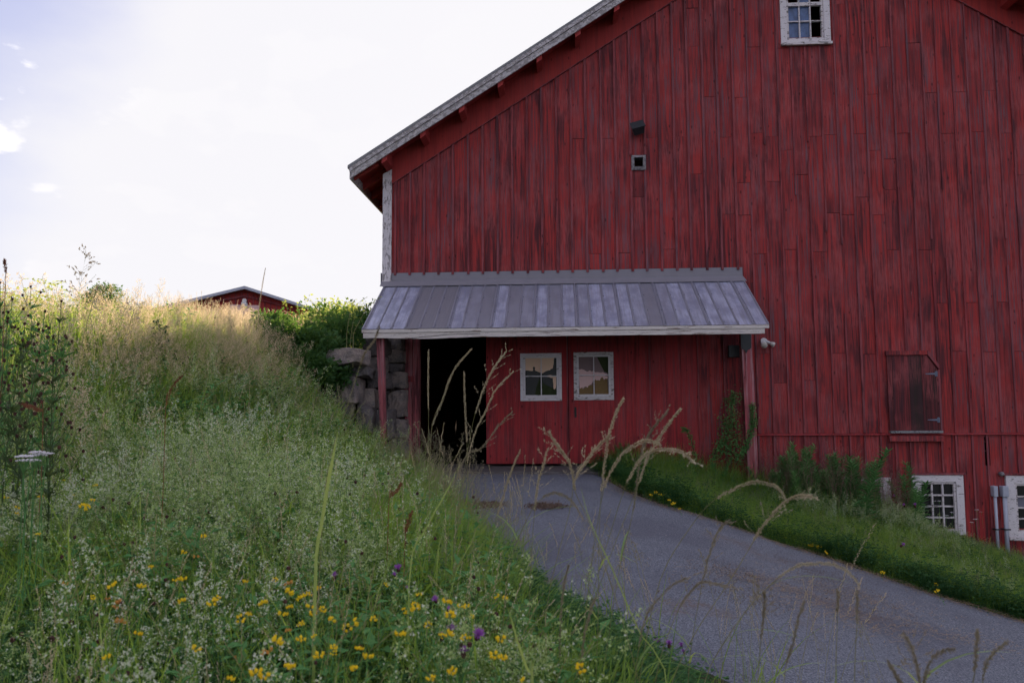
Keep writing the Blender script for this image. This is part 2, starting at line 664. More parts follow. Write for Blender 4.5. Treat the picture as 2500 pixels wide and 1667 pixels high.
# foliage
M['grass'] = leafmat('grass_blade', (0.046, 0.150, 0.046), (0.125, 0.270, 0.065), 0.62, (0.62, 0.78, 0.08))
M['grass_pale'] = leafmat('pale_grass_blade', (0.14, 0.27, 0.08), (0.26, 0.36, 0.13), 0.55, (0.75, 0.80, 0.18))
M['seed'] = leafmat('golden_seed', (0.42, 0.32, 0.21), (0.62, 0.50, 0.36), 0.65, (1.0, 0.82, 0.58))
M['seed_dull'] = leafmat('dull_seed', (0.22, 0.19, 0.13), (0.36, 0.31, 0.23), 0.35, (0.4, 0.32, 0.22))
M['seed_fg'] = leafmat('pale_seed', (0.36, 0.30, 0.20), (0.56, 0.48, 0.34), 0.4, (0.7, 0.6, 0.4))
M['stemgold'] = leafmat('straw_stem', (0.19, 0.21, 0.09), (0.34, 0.31, 0.16), 0.4, (0.5, 0.42, 0.18))
M['froth'] = leafmat('cream_froth', (0.26, 0.40, 0.12), (0.50, 0.60, 0.22), 0.4, (0.5, 0.55, 0.3))
M['frothwhite'] = leafmat('white_froth', (0.50, 0.53, 0.38), (0.68, 0.70, 0.54), 0.3, (0.7, 0.7, 0.6))
M['whorl'] = leafmat('fine_green_leaf', (0.035, 0.12, 0.035), (0.09, 0.22, 0.055), 0.4, (0.25, 0.35, 0.12))
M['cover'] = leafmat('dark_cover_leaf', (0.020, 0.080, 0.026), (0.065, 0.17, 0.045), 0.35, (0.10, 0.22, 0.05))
M['shrub'] = leafmat('shrub_leaf', (0.035, 0.105, 0.035), (0.080, 0.17, 0.045), 0.4, (0.20, 0.34, 0.04))
M['litleaf'] = leafmat('sunlit_leaf', (0.08, 0.17, 0.035), (0.17, 0.28, 0.055), 0.62, (0.68, 0.72, 0.15))  # brighter leaf green, sunlight on the foliage put into the colour
M['weed'] = leafmat('weed_leaf', (0.085, 0.24, 0.075), (0.17, 0.36, 0.11), 0.4, (0.12, 0.28, 0.08))
M['darkstem'] = leafmat('dark_stem', (0.03, 0.065, 0.03), (0.07, 0.11, 0.045), 0.3, (0.3, 0.4, 0.1))
M['bud'] = leafmat('brown_bud', (0.045, 0.018, 0.014), (0.085, 0.035, 0.025), 0.1)
M['rust'] = leafmat('rusty_seed', (0.20, 0.065, 0.040), (0.30, 0.12, 0.07), 0.3, (0.5, 0.2, 0.1))
M['airy_red'] = leafmat('airy_pink_seed', (0.19, 0.10, 0.09), (0.28, 0.17, 0.15), 0.3)
M['yellow'] = leafmat('yellow_petal', (0.86, 0.60, 0.015), (0.92, 0.70, 0.03), 0.35, (0.95, 0.8, 0.05))
M['orange'] = leafmat('faded_petal', (0.55, 0.22, 0.05), (0.70, 0.38, 0.10), 0.3)
M['purple'] = leafmat('purple_petal', (0.26, 0.07, 0.34), (0.42, 0.14, 0.52), 0.35)
M['whitepetal'] = leafmat('white_petal', (0.60, 0.56, 0.60), (0.78, 0.74, 0.78), 0.3)
M['wood'] = plain('bark', (0.06, 0.045, 0.035), 0.95, 0.1)

M['hatchdark'] = red_wood('blackened_board', (0.03,0.02,0.018), (0.04,0.026,0.022), grey=(0.03,0.03,0.03), wear=0.4, scr=0.1)
M['hingemetal'] = plain('dull_hinge', (0.12, 0.14, 0.20), 0.5, 0.5)
M['bulb'] = plain('clear_bulb', (0.55, 0.53, 0.50), 0.1, 0.8)
# ------------------------------------------------------------------ ground and drive


def axis(lo, hi, fine_lo, fine_hi, step):
    a = list(np.arange(fine_lo, fine_hi + 1e-6, step))
    s = step
    x = fine_lo
    while x > lo:
        s *= 1.35
        x -= s
        a.insert(0, x)
    s = step
    x = fine_hi
    while x < hi:
        s *= 1.35
        x += s
        a.append(x)
    return a


gx = axis(-500, 500, -14, 13, 0.2)
gy = axis(-120, 600, -14, 6, 0.2)
vs = []
for y in gy:
    for x in gx:
        z = g(x, y)
        if -3.3 < x < 12 and y > -0.05:
            z = min(z, -0.05 + base(x, 0))
        if in_drive(x, y, -0.12):
            z -= 0.10
        vs.append((x, y, z))
nx = len(gx)
fs = [(j * nx + i, j * nx + i + 1, (j + 1) * nx + i + 1, (j + 1) * nx + i) for j in range(len(gy) - 1) for i in range(nx - 1)]
me = bpy.data.meshes.new('ground')
me.from_pydata(vs, [], fs)
me.materials.append(M['soil'])
me.polygons.foreach_set('use_smooth', [True] * len(me.polygons))
ground = link('ground', me)
ground['kind'] = 'structure'


def resample(P, n):
    P = [Vector((a, b, 0)) for a, b in P]
    L = [0]
    for a, b in zip(P, P[1:]):
        L.append(L[-1] + (b - a).length)
    o = []
    for k in range(n):
        s = L[-1] * k / (n - 1)
        i = max(0, min(len(P) - 2, int(np.searchsorted(L, s)) - 1))
        t = (s - L[i]) / (L[i + 1] - L[i])
        o.append(P[i].lerp(P[i + 1], t))
    return o


n1, n2 = 110, 30
A, B = resample(LE, n1), resample(RE, n1)
vs = []
for k in range(n1):
    for j in range(n2):
        u = j / (n2 - 1)
        p = A[k].lerp(B[k], u)
        if j in (0, n2 - 1):
            p = p + Vector((1, 0, 0)) * 0.10 * mnoise.noise(Vector((k * 0.35, j, 0)))
        e = min(u, 1 - u) * n2
        z = base(p.x, p.y) + 0.012 + 0.02 * mnoise.noise(Vector((p.x * .8, p.y * .8, 1))) - (0.06 if e < 0.5 else 0)
        vs.append((p.x, p.y, z))
fs = [(k * n2 + j, (k + 1) * n2 + j, (k + 1) * n2 + j + 1, k * n2 + j + 1) for k in range(n1 - 1) for j in range(n2 - 1)]
me = bpy.data.meshes.new('driveway')
me.from_pydata(vs, [], fs)
me.materials.append(M['asphalt'])
me.polygons.foreach_set('use_smooth', [True] * len(me.polygons))
drive = link('driveway', me)
drive['kind'] = 'structure'
mb = MB()
sx = np.linspace(-2.15, 0.62, 24)
for i in range(23):
    a, b2 = sx[i], sx[i + 1]
    e0 = -0.95 + 0.07 * mnoise.noise(Vector((a * 2.1, 0, 0)))
    e1 = -0.95 + 0.07 * mnoise.noise(Vector((b2 * 2.1, 0, 0)))
    mb.prism([(a, e0, -0.2), (a, e0, -0.015), (b2, e1, -0.015), (b2, e1, -0.2)],
             [(a, 0.3, -0.2), (a, 0.3, 0.012), (b2, 0.3, 0.012), (b2, 0.3, -0.2)])
ap = obj('threshold_slab', mb, M['concrete'])
ap['kind'] = 'structure'

# ------------------------------------------------------------------ the barn
XL, XR = -3.04, 11.54
RX, SL = 4.25, 0.634
FB = 4.86            # bottom of the frieze at XL+0.1
barn = empty('barn', (4.25, 0, 0), 'big weathered red wooden barn with a tin roofed porch over its door', 'barn')


def ztop(x, z0=FB):
    """height of the line under the frieze"""
    return z0 + (min(x, 2 * RX - x) - (-2.87)) * SL


BT, BD = 0.024, 0.0    # board thickness; front face near y=0
# board edges, read along two rows of the picture
row1 = [965, 1001, 1036, 1071, 1106, 1143, 1179, 1216, 1252, 1289, 1325, 1362, 1398, 1434, 1473, 1508, 1545, 1580, 1617, 1653, 1688, 1726, 1763, 1802]
row2 = [1836, 1873, 1910, 1946, 1980, 2017, 2054, 2089, 2127, 2162, 2197, 2235, 2272, 2306, 2345, 2380, 2417, 2453, 2487]
EX = [onY(x, 660).x for x in row1] + [onY(x, 550).x for x in row2]
while EX[-1] < 9.0:
    EX.append(EX[-1] + 0.25)
joints_px = [(1696, 113), (1731, 236), (1838, 115), (1802, 238), (1911, 118), (2230, 105), (2158, 115), (2049, 10), (2128, 230), (2272, 226), (2342, 225),
             (2416, 221), (1664, 333), (1770, 335), (1844, 325), (1882, 333), (1990, 333), (2026, 329), (2096, 327), (2207, 325), (2315, 326), (2387, 322),
             (2458, 325), (1919, 367), (2137, 367), (2175, 388), (1698, 425), (1959, 426), (1813, 446), (1883, 443), (2104, 481), (2495, 427), (1777, 523),
             (1814, 525), (2031, 520), (2072, 524), (2140, 524), (2175, 463), (1855, 619), (1930, 609), (1999, 614), (2181, 610), (2254, 610), (2294, 740),
             (2368, 738), (2440, 737), (2335, 857), (2408, 858), (2485, 857), (2042, 862), (2116, 864), (1862, 862), (1896, 934), (1968, 928), (1414, 339),
             (1489, 338), (1592, 337), (1664, 333), (1690, 425), (1452, 619), (1525, 617), (1632, 608), (1270, 160), (1700, 20), (1560, 480)]
JT = {}
for x, y in joints_px:
    p = onY(x, y)
    for k in range(len(EX) - 1):
        if EX[k] <= p.x < EX[k + 1]:
            JT.setdefault(k, []).append(p.z)
P = lambda x, y, Y=0.0: (onY(x, y, Y).x, onY(x, y, Y).z)


def rect(x0, y0, x1, y1, Y=0.0):
    a, b = P(x0, y0, Y), P(x1, y1, Y)
    return [a[0], b[0], b[1], a[1]]      # x0 x1 z0 z1


ATT = [3.83 - 0.01, 4.64 + 0.01, 7.13, 8.55]
VENT = rect(1541, 381, 1577, 416)
WIN1 = [5.02, 5.66 + 0.70, -1.12, -0.24]
holes = [[ATT[0] + .12, ATT[1] - .12, ATT[2] + .1, ATT[3] - .12]]
vx = (VENT[0] + VENT[1]) / 2
vz = (VENT[2] + VENT[3]) / 2
VO = [vx - 0.075, vx + 0.075, vz - 0.075, vz + 0.085]
holes.append(VO)
bw = rect(2224, 1159, 2357, 1305)
BW1 = [bw[0] + .12, bw[1] - .12, bw[2] + .1, bw[3] - .10]
bw2 = [onY(2453, 1160).x, onY(2453, 1160).x + 0.95, -1.12, onY(2453, 1160).z]
BW2 = [bw2[0] + .14, bw2[1] - .14, bw2[2] + .12, bw2[3] - .12]
bw3 = [onY(2060, 1172).x, onY(2173, 1172).x, -0.95, onY(2173, 1165).z]
BW3 = [bw3[0] + .12, bw3[1] - .12, bw3[2] + .12, bw3[3] - .12]
bw4 = [onY(1876, 1172).x, onY(1990, 1172).x, -0.75, onY(1876, 1168).z]
BW4 = [bw4[0] + .12, bw4[1] - .12, bw4[2] + .12, bw4[3] - .12]
holes += [BW1, BW2, BW3, BW4]
gap = rect(2403, 1066, 2419, 1136)
holes.append(gap)


def plank_mb(x0, x1, z0, z1, y0, y1, slope=False):
    """one board, with the parts of it that openings cut away left out"""
    m = MB()
    xs = sorted({x0, x1} | {h[i] for h in holes for i in (0, 1) if x0 < h[i] < x1} | ({RX} if slope and x0 < RX < x1 else set()))
    for a, b in zip(xs, xs[1:]):
        if b - a < 0.004:
            continue
        mid = (a + b) / 2
        segs = [(z0, z1)]
        for h in holes:
            if h[0] < mid < h[1]:
                ns = []
                for s0, s1 in segs:
                    if h[2] > s0:
                        ns.append((s0, min(s1, h[2])))
                    if h[3] < s1:
                        ns.append((max(s0, h[3]), s1))
                segs = [s for s in ns if s[1] - s[0] > 0.01]
        for s0, s1 in segs:
            if slope and s1 == z1:
                m.xz([(a, s0), (a, ztop(a)), (b, ztop(b)), (b, s0)], y0, y1)
            else:
                m.xz([(a, s0), (a, s1), (b, s1), (b, s0)], y0, y1)
    return m


ZF = 3.29            # boards end here above the porch
ZT = onY(2200, 1060).z   # thin ledge
nplank = 0
for k in range(len(EX) - 1):
    x0, x1 = EX[k], EX[k + 1]
    right = (x0 + x1) / 2 > 3.06
    zb = ZT + 0.02 if right else ZF
    cuts = sorted([z for z in JT.get(k, []) if zb + 0.15 < z < ztop((x0 + x1) / 2) - 0.15])
    zs = [zb] + cuts
    rr = random.Random(k * 7 + 1)
    lean = rr.uniform(-.002, .002)
    for i, z in enumerate(zs):
        dy = rr.uniform(-0.004, 0.004)
        ga = 0.0022
        if i + 1 < len(zs):
            m = plank_mb(x0 + ga, x1 - ga, z, zs[i + 1] - 0.006, dy, dy + BT)
        else:
            m = plank_mb(x0 + ga, x1 - ga, z, ztop(x1), dy, dy + BT, True)
        obj('plank', m, M['red'], barn)
        nplank += 1
    if right:      # lower course below the thin ledge
        m = plank_mb(x0 + 0.0022, x1 - 0.0022, -2.3, ZT - 0.012, 0.010 + rr.uniform(-.003, .003), 0.034)
        obj('plank', m, M['red'], barn)
# battens over the joints
for k, x in enumerate(EX):
    right = x > 3.1
    rr = random.Random(k * 13 + 5)
    zb = (ZT + 0.03) if right else ZF - 0.045
    w = 0.019 if not right else rr.choice([0.012, 0.014, 0.017])
    th = 0.028 if not right else rr.choice([0.014, 0.018, 0.02])
    segs = [(zb, None)]
    if right:
        zc = rr.uniform(3.6, 5.5)
        if rr.random() < 0.45:
            gapz = rr.uniform(0.3, 1.2)
            segs = [(zb, zc - gapz), (zc, None)]
            if rr.random() < 0.3:
                segs = [(zc, None)]
        elif rr.random() < 0.5:
            segs = [(zb, zc - 0.004), (zc, None)]
    for a, b in segs:
        zt = ztop(x) - 0.004 if b is None else b
        # break round openings
        parts_ = [(a, zt)]
        for h in ([VENT[0] - .01, VENT[1] + .01, VENT[2] - .01, VENT[3] + .01], [ATT[0] - .01, ATT[1] + .01, ATT[2] - 0.06, ATT[3]]):
            if h[0] < x < h[1]:
                q = []
                for s0, s1 in parts_:
                    if h[2] > s0:
                        q.append((s0, min(s1, h[2])))
                    if h[3] < s1:
                        q.append((max(s0, h[3]), s1))
                parts_ = q
        HT = (4.72 + .24, 5.62, 0.5, 1.82)
        for s0, s1 in parts_:
            if s1 - s0 < 0.05:
                continue
            m = MB()
            lx = rr.uniform(-.004, .004)
            m.prism([(x - w + lx, -0.006 - th, s0), (x - w, -0.006 - th, s1), (x + w, -0.006 - th, s1), (x + w + lx, -0.006 - th, s0)],
                    [(x - w - .003 + lx, -0.0045, s0), (x - w - .003, -0.0045, s1), (x + w + .003, -0.0045, s1), (x + w + .003 + lx, -0.0045, s0)])
            obj('batten', m, M['red_batten'], barn)
    if right and x < 8.9:
        top = ZT - 0.02
        bot = -2.3
        for wdw in (bw, bw2, bw3, bw4):
            if wdw[0] - .02 < x < wdw[1] + .02:
                bot = wdw[3] + 0.05
        m = MB()
        m.box(x - .014, x + .014, -0.014, 0.006, bot, top)
        obj('batten', m, M['red_batten'], barn)
# the rest of the gable, out of the picture on the right
m = MB()
m.xz([(EX[-1], -1.9), (EX[-1], ztop(EX[-1])), (XR, ztop(XR)), (XR, -1.9)], 0.0, 0.03)
obj('wall_board', m, M['red'], barn)
# boards left of the first batten
m = plank_mb(XL + 0.12, EX[0] - .002, ZF, ztop(EX[0]), 0, BT, True)
obj('plank', m, M['red'], barn)
# corner board
m = MB()
c1 = onY(957, 500).x
m.xz([(XL, 3.12), (XL, 5.02), (c1, 5.10), (c1, 3.12)], -0.034, 0.0)
m.box(XL, XL + 0.03, 0.002, 0.12, 3.12, 5.0)
obj('corner_board', m, M['corner'], barn)
# frieze: smooth red band under the roof
for sgn in (0, 1):
    m = MB()
    if sgn == 0:
        a, b = c1 + 0.003, RX - 0.002
    else:
        a, b = RX + 0.002, XR
    m.xz([(a, ztop(a) + .004), (a, ztop(a) + 0.62), (b, ztop(b) + 0.62), (b, ztop(b) + .004)], -0.030, 0.02)
    obj('frieze_board', m, M['red_clean'], barn)
    m = MB()
    m.xz([(a, ztop(a) - .014), (a, ztop(a) + 0.002), (b, ztop(b) + 0.002), (b, ztop(b) - .014)], -0.040, 0.0)
    obj('frieze_edge', m, M['red_batten'], barn)
# thin ledge
m = MB()
m.prism([(3.13, -0.034, ZT - .010), (3.13, -0.030, ZT + 0.006), (9.0, -0.030, ZT + 0.006), (9.0, -0.034, ZT - .010)],
        [(3.13, 0.0, ZT - .010), (3.13, 0.0, ZT + 0.018), (9.0, 0.0, ZT + 0.018), (9.0, 0.0, ZT - .010)])
obj('drip_ledge', m, M['red_door'], barn)
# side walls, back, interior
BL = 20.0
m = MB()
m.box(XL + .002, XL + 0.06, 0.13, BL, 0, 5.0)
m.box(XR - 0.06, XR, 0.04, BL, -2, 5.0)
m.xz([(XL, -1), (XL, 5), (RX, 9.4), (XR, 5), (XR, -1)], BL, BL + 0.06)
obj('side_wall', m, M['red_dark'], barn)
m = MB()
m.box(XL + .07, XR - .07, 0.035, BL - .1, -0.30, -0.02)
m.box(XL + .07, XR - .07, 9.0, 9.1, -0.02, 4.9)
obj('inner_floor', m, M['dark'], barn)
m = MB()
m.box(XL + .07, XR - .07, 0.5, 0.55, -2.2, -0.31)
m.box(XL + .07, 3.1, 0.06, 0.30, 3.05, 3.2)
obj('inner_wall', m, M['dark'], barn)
# roof: two slopes from overhanging eaves, rake at y=-0.5
RY = -0.50
ex0 = -3.50
RZ = 4.81            # bottom of the rake board at the eave tip
ridge_z = RZ + (RX - ex0) * SL


def roof_slope(sgn):
    def X(x):
        return x if sgn == 0 else 2 * RX - x
    m = MB()
    z0 = RZ + 0.195
    zr = ridge_z + 0.195
    m.prism([(X(ex0 - .03), RY - 0.02, z0 - .02), (X(ex0 - .03), RY - 0.02, z0 + 0.03), (X(RX), RY - 0.02, zr + 0.03), (X(RX), RY - 0.02, zr)],
            [(X(ex0 - .03), BL + .3, z0 - .02), (X(ex0 - .03), BL + .3, z0 + 0.03), (X(RX), BL + .3, zr + 0.03), (X(RX), BL + .3, zr)])
    r = obj('roof', m, M['tin_edge'], barn)
    # soffit boards running up the slope
    m = MB()
    m.prism([(X(ex0 + .02), RY + 0.035, z0 - .055), (X(ex0 + .02), RY + 0.035, z0 - .03), (X(RX), RY + 0.035, zr - 0.03), (X(RX), RY + 0.035, zr - .055)],
            [(X(ex0 + .02), BL, z0 - .055), (X(ex0 + .02), BL, z0 - .03), (X(RX), BL, zr - 0.03), (X(RX), BL, zr - .055)])
    s = obj('soffit', m, M['red_clean'], r)
    # rake: two stacked boards
    for (a, b, y) in ((0.0, 0.115, RY + 0.004), (0.118, 0.195, RY - 0.014)):
        m = MB()
        m.xz([(X(ex0), RZ + a), (X(ex0), RZ + b), (X(RX), ridge_z + b), (X(RX), ridge_z + a)], y, RY + 0.034)
        obj('rake_board', m, M['rake'], r)
    # lookouts reaching from the wall to the rake
    x = XL + 0.12
    while x < RX + 0.01:
        zc = RZ + (x - ex0) * SL + 0.02
        m = MB()
        m.prism([(X(x - .045), RY + 0.036, zc - 0.10 - .03), (X(x - .045), RY + .036, zc + .09), (X(x + .045), RY + 0.036, zc + 0.13), (X(x + .045), RY + 0.036, zc - .10 + .03)],
                [(X(x - .045), -0.032, zc - 0.10 - .03), (X(x - .045), -.032, zc + .09), (X(x + .045), -0.032, zc + 0.13), (X(x + .045), -0.032, zc - .10 + .03)])
        obj('lookout', m, M['red_clean'], r)
        x += 0.655
    # eave fascia and rafters along the side
    m = MB()
    m.box(*sorted((X(ex0), X(ex0 + 0.03))), RY + 0.04, BL, RZ - 0.005, RZ + 0.17)
    obj('eave_fascia', m, M['rake'], r)
    if sgn == 0:
        for k in range(12):
            y = RY + 0.12 + k * 0.62
            m = MB()
            xa, xb = ex0 + 0.04, XL + 0.0
            za, zb = RZ + 0.13 + .04 * SL, RZ + 0.13 + (xb - ex0) * SL
            m.prism([(xa, y, za - .13), (xa, y, za), (xb, y, zb), (xb, y, zb - 0.15)], [(xa, y + .08, za - .13), (xa, y + .08, za), (xb, y + .08, zb), (xb, y + .08, zb - 0.15)])
            obj('rafter', m, M['red_clean'], r)


roof_slope(0)
roof_slope(1)


# windows --------------------------------------------------------
def window(name, R4, parent, nx_, nz_, y, fw=0.11, sash=0.04, mun=0.012, pane=None, mat='white', sill=True, mid=None, label=None, back=0.10):
    """casing round R4=[x0,x1,z0,z1] (outer size); panes filled by pane(ix,iz) -> material or None"""
    x0, x1, z0, z1 = R4
    m = MB()
    t = -0.030
    m.box(x0, x0 + fw, t, y, z0, z1)
    m.box(x1 - fw, x1, t, y, z0, z1)
    m.box(x0 + fw, x1 - fw, t, y, z1 - fw * .95, z1)
    m.box(x0 + fw, x1 - fw, t, y, z0, z0 + fw * .5)
    w = obj(name, m, M[mat], parent, bevel=0.002)
    if label:
        w['label'] = label
    a, b, c, d = x0 + fw + .001, x1 - fw - .001, z0 + fw * .5 + .001, z1 - fw * .95 - .001
    m = MB()
    yy, y2 = t + 0.020, y + 0.02
    m.box(a, a + sash, yy, y2, c, d)
    m.box(b - sash, b, yy, y2, c, d)
    m.box(a + sash, b - sash, yy, y2, c, c + sash)
    m.box(a + sash, b - sash, yy, y2, d - sash, d)
    obj('sash', m, M['white_worn'], w)
    pa, pb, pc, pd = a + sash, b - sash, c + sash, d - sash
    for i in range(1, nx_):
        x = pa + (pb - pa) * i / nx_
        m = MB()
        m.box(x - mun, x + mun, yy + .006, y2 - .004, pc, pd)
        obj('muntin', m, M['white_worn'], w)
    for i in range(1, nz_):
        z = pc + (pd - pc) * i / nz_
        hh = mun if not (mid and i == mid) else 0.030
        for j in range(nx_):
            xa = pa + (pb - pa) * j / nx_ + (mun if j else 0) + .0005
            xb = pa + (pb - pa) * (j + 1) / nx_ - (mun if j < nx_ - 1 else 0) - .0005
            m = MB()
            m.box(xa, xb, yy + (.008 if hh < .02 else -.004), y2 - .005, z - hh, z + hh)
            obj('muntin', m, M['white_worn'], w)
    if pane:
        for i in range(nx_):
            for j in range(nz_):
                pm = pane(i, j)
                if not pm:
                    continue
                m = MB()
                m.box(pa + (pb - pa) * i / nx_, pa + (pb - pa) * (i + 1) / nx_, y2 - .014, y2 - .010, pc + (pd - pc) * j / nz_, pc + (pd - pc) * (j + 1) / nz_)
                o = obj('pane', m, M[pm], w)
                o.rotation_euler = (0, 0, 0)
    if sill:
        m = MB()
        m.prism([(x0 - 0.01, -0.075, z0 - 0.055), (x0 - .01, -0.075, z0 - 0.012), (x1 + .01, -0.075, z0 - 0.012), (x1 + .01, -0.075, z0 - .055)],
                [(x0 - .01, -0.02, z0 - 0.055), (x0 - .01, -0.02, z0 - 0.002), (x1 + .01, -0.02, z0 - 0.002), (x1 + .01, -0.02, z0 - .055)])
        obj('sill', m, M['white_worn'], w)
    return w, (pa, pb, pc, pd)


window('window', ATT, barn, 3, 4, 0.03, fw=0.105, sash=0.035, mun=0.010, mid=2,
       pane=lambda i, j: 'blue_pane' if (j < 2 and i < 2) or (j == 2 and i == 1) else None,
       label='attic window with three missing panes', mat='white')
window('window', bw, barn, 3, 4, 0.03, fw=0.115, sash=0.035, mun=0.012, pane=lambda i, j: 'black_pane', sill=False,
       label='basement window with white frame half hidden by weeds')
w2, q2 = window('window', bw2, barn, 2, 4, 0.03, fw=0.14, sash=0.03, mun=0.012, pane=lambda i, j: 'black_pane' if j != 2 else 'grey_sheet', sill=True,
                label='basement window with a grey board behind one pane row')
window('window', bw3, barn, 3, 3, 0.03, fw=0.13, sash=0.035, mun=0.012, pane=lambda i, j: 'black_pane', sill=False, label='basement window almost hidden behind tall weeds')
window('window', bw4, barn, 3, 3, 0.03, fw=0.13, sash=0.035, mun=0.012, pane=lambda i, j: 'black_pane', sill=False, label='basement window with only its top showing above grass')
# lintel boards over the basement windows
for q in (bw, bw2):
    m = MB()
    m.box(q[0] - .03, q[1] + .03, -0.045, -0.002, q[3] + .003, q[3] + .035)
    obj('drip_cap', m, M['red_batten'], barn)
# vent
m = MB()
o0 = (VENT[0], VENT[1], VENT[2], VENT[3])
oc = [(o0[0], o0[2]), (o0[0], o0[3]), (o0[1], o0[3]), (o0[1], o0[2])]
ic = [(VO[0], VO[2]), (VO[0], VO[3]), (VO[1], VO[3]), (VO[1], VO[2])]
for k in range(4):
    q = (k + 1) % 4
    mm = MB()
    cen = Vector((vx, 0, vz))
    s = 0.997
    mm.prism([(oc[k][0], -0.03, oc[k][1]), (oc[q][0], -0.03, oc[q][1]), (ic[q][0], -0.052, ic[q][1]), (ic[k][0], -0.052, ic[k][1])],
             [(oc[k][0], -0.004, oc[k][1]), (oc[q][0], -0.004, oc[q][1]), (ic[q][0], 0.12, ic[q][1]), (ic[k][0], 0.12, ic[k][1])])
    if k == 0:
        vent = obj('vent_frame', mm, M['grey_wood'], barn)
        vent['label'] = 'square grey wooden vent frame high on the wall'
    else:
        obj('frame_board', mm, M['grey_wood'], vent)
# small broken-out gap on the right: slats across it
m = MB()
zg = (gap[2] + gap[3]) / 2
m.box(gap[0] - .01, gap[1] + .01, 0.026, 0.04, zg - .004, zg + 0.012)
m.box(gap[0] - .01, gap[1] + .01, 0.026, 0.04, gap[3] - .09, gap[3] - .075)
obj('slat', m, M['red_batten'], barn)

# hatch on the right --------------------------------------------
hx0, hz0 = P(2170, 1050)
hx1 = onY(2289, 960).x
HZ1 = onY(2190, 868).z
hcx = onY(2258, 868).x
hsz = onY(2289, 905).z
cols = [(hx0, hx0 + .075, 'red_dark'), (hx0 + .079, hx0 + .335, 'red_dark'), (hx0 + .339, hx0 + .535, 'black'), (hx0 + .539, hx1, 'red_dark')]
hatch = None
for i, (a, b, mt) in enumerate(cols):
    m = MB()
    if i < 3:
        m.xz([(a, hz0), (a, HZ1), (b, HZ1), (b, hz0)], -0.052, -0.024)
    else:
        m.xz([(a, hz0), (a, HZ1), (hcx, HZ1), (b, hsz), (b, hz0)], -0.052, -0.024)
    if i == 0:
        hatch = obj('hatch', m, M['red_dark'], barn)
        hatch['label'] = 'dark stained wooden hatch with a cut off corner and strap hinges'
    else:
        obj('plank', m, M['red_dark'] if i != 2 else M['hatchdark'] if 'hatchdark' in M else M['red_dark'], hatch)
m = MB()
m.box(hx0 - .02, hcx + .02, -0.075, -0.02, HZ1 + .006, HZ1 + 0.075)
obj('top_trim', m, M['red'], hatch)
m = MB()
m.xz([(hcx + .022, HZ1 + .075), (hx1 + .015, hsz + .10), (hx1 + .015, hsz + .02), (hcx + .015, HZ1 + .004)], -0.075, -0.02)
obj('corner_trim', m, M['red_batten'], hatch)
m = MB()
m.box(hx0 - .0, hx1 + .02, -0.085, -0.02, hz0 - .045, hz0 - .006)
obj('ledge', m, M['grey_wood'], hatch)
m = MB()
m.box(hx0 - .02, hx1 + .03, -0.075, -0.0, ZT - .11, ZT - .022)
obj('lower_trim', m, M['red'], hatch)
m = MB()
m.box(hx1 + .0, hx1 + .03, -0.055, -0.01, hz0, hsz + .02)
obj('side_trim', m, M['red_batten'], hatch)
for zz in (hz0 + .165, hsz - .05):
    m = MB()
    m.xz([(hx1 - .20, zz - .007), (hx1 - .20, zz + .007), (hx1 - .05, zz + .016), (hx1 - .05, zz + .04), (hx1 - .012, zz + .04), (hx1 - .012, zz - .04), (hx1 - .05, zz - .04), (hx1 - .05, zz - .016)], -0.060, -0.0525)
    m.tube([(hx1 - .03, -0.062, zz - .042), (hx1 - .03, -0.062, zz + .042)], 0.007, 6)
    obj('hinge', m, M['hingemetal'], hatch)

# porch roof ------------------------------------------------------
PX0, PX1 = -2.96, 3.04
EY, EZ = -1.50, 2.19          # eave line
WY, WZ = -0.045, 3.075        # where the tin meets the flashing
EXL, EXR = -2.98, 3.05
pd = Vector((0, EY - WY, EZ - WZ)).normalized()
pn = Vector((0, -pd.z, pd.y))
if pn.z < 0:
    pn = -pn
m = MB()
m.prism([(PX0 + .03, WY, WZ - .06), (PX0 + .03, WY, WZ - .012), (PX1 - .03, WY, WZ - .012), (PX1 - .03, WY, WZ - .06)],
        [(PX0 + .03, EY + .05, EZ - .055), (PX0 + .03, EY + .05, EZ - .012), (PX1 - .03, EY + .05, EZ - .012), (PX1 - .03, EY + .05, EZ - .055)])
pr = obj('porch_roof', m, M['red_dark'], barn)
pr['label'] = 'lean-to porch roof of ribbed grey tin'
NS = 28
pale = [1, 1, 1, 0, 0, 0, .8, .35, .15, .9, .2, .4, 1, .3, .8, .6, 1, .9, 1, .7, .15, .6, 1, .8, 1, .9, 1, .9]
pw = (EXR - EXL) / NS
for k in range(NS):
    m = MB()
    xa, xb = EXL + k * pw, EXL + (k + 1) * pw
    lift = 0.0005 * (k % 2)
    q = []
    for (yy, zz, ext) in ((WY, WZ, 0), (EY - .03, EZ - .018, 0)):
        q.append([(xa + .010, yy, zz + lift - .004), (xa + .010, yy, zz + lift), (xb - .010, yy, zz + lift), (xb - .010, yy, zz + lift - .004)])
    m.prism(q[0], q[1])
    o = obj('roof_panel', m, M['tin'], pr)
    o['worn'] = float(pale[k])
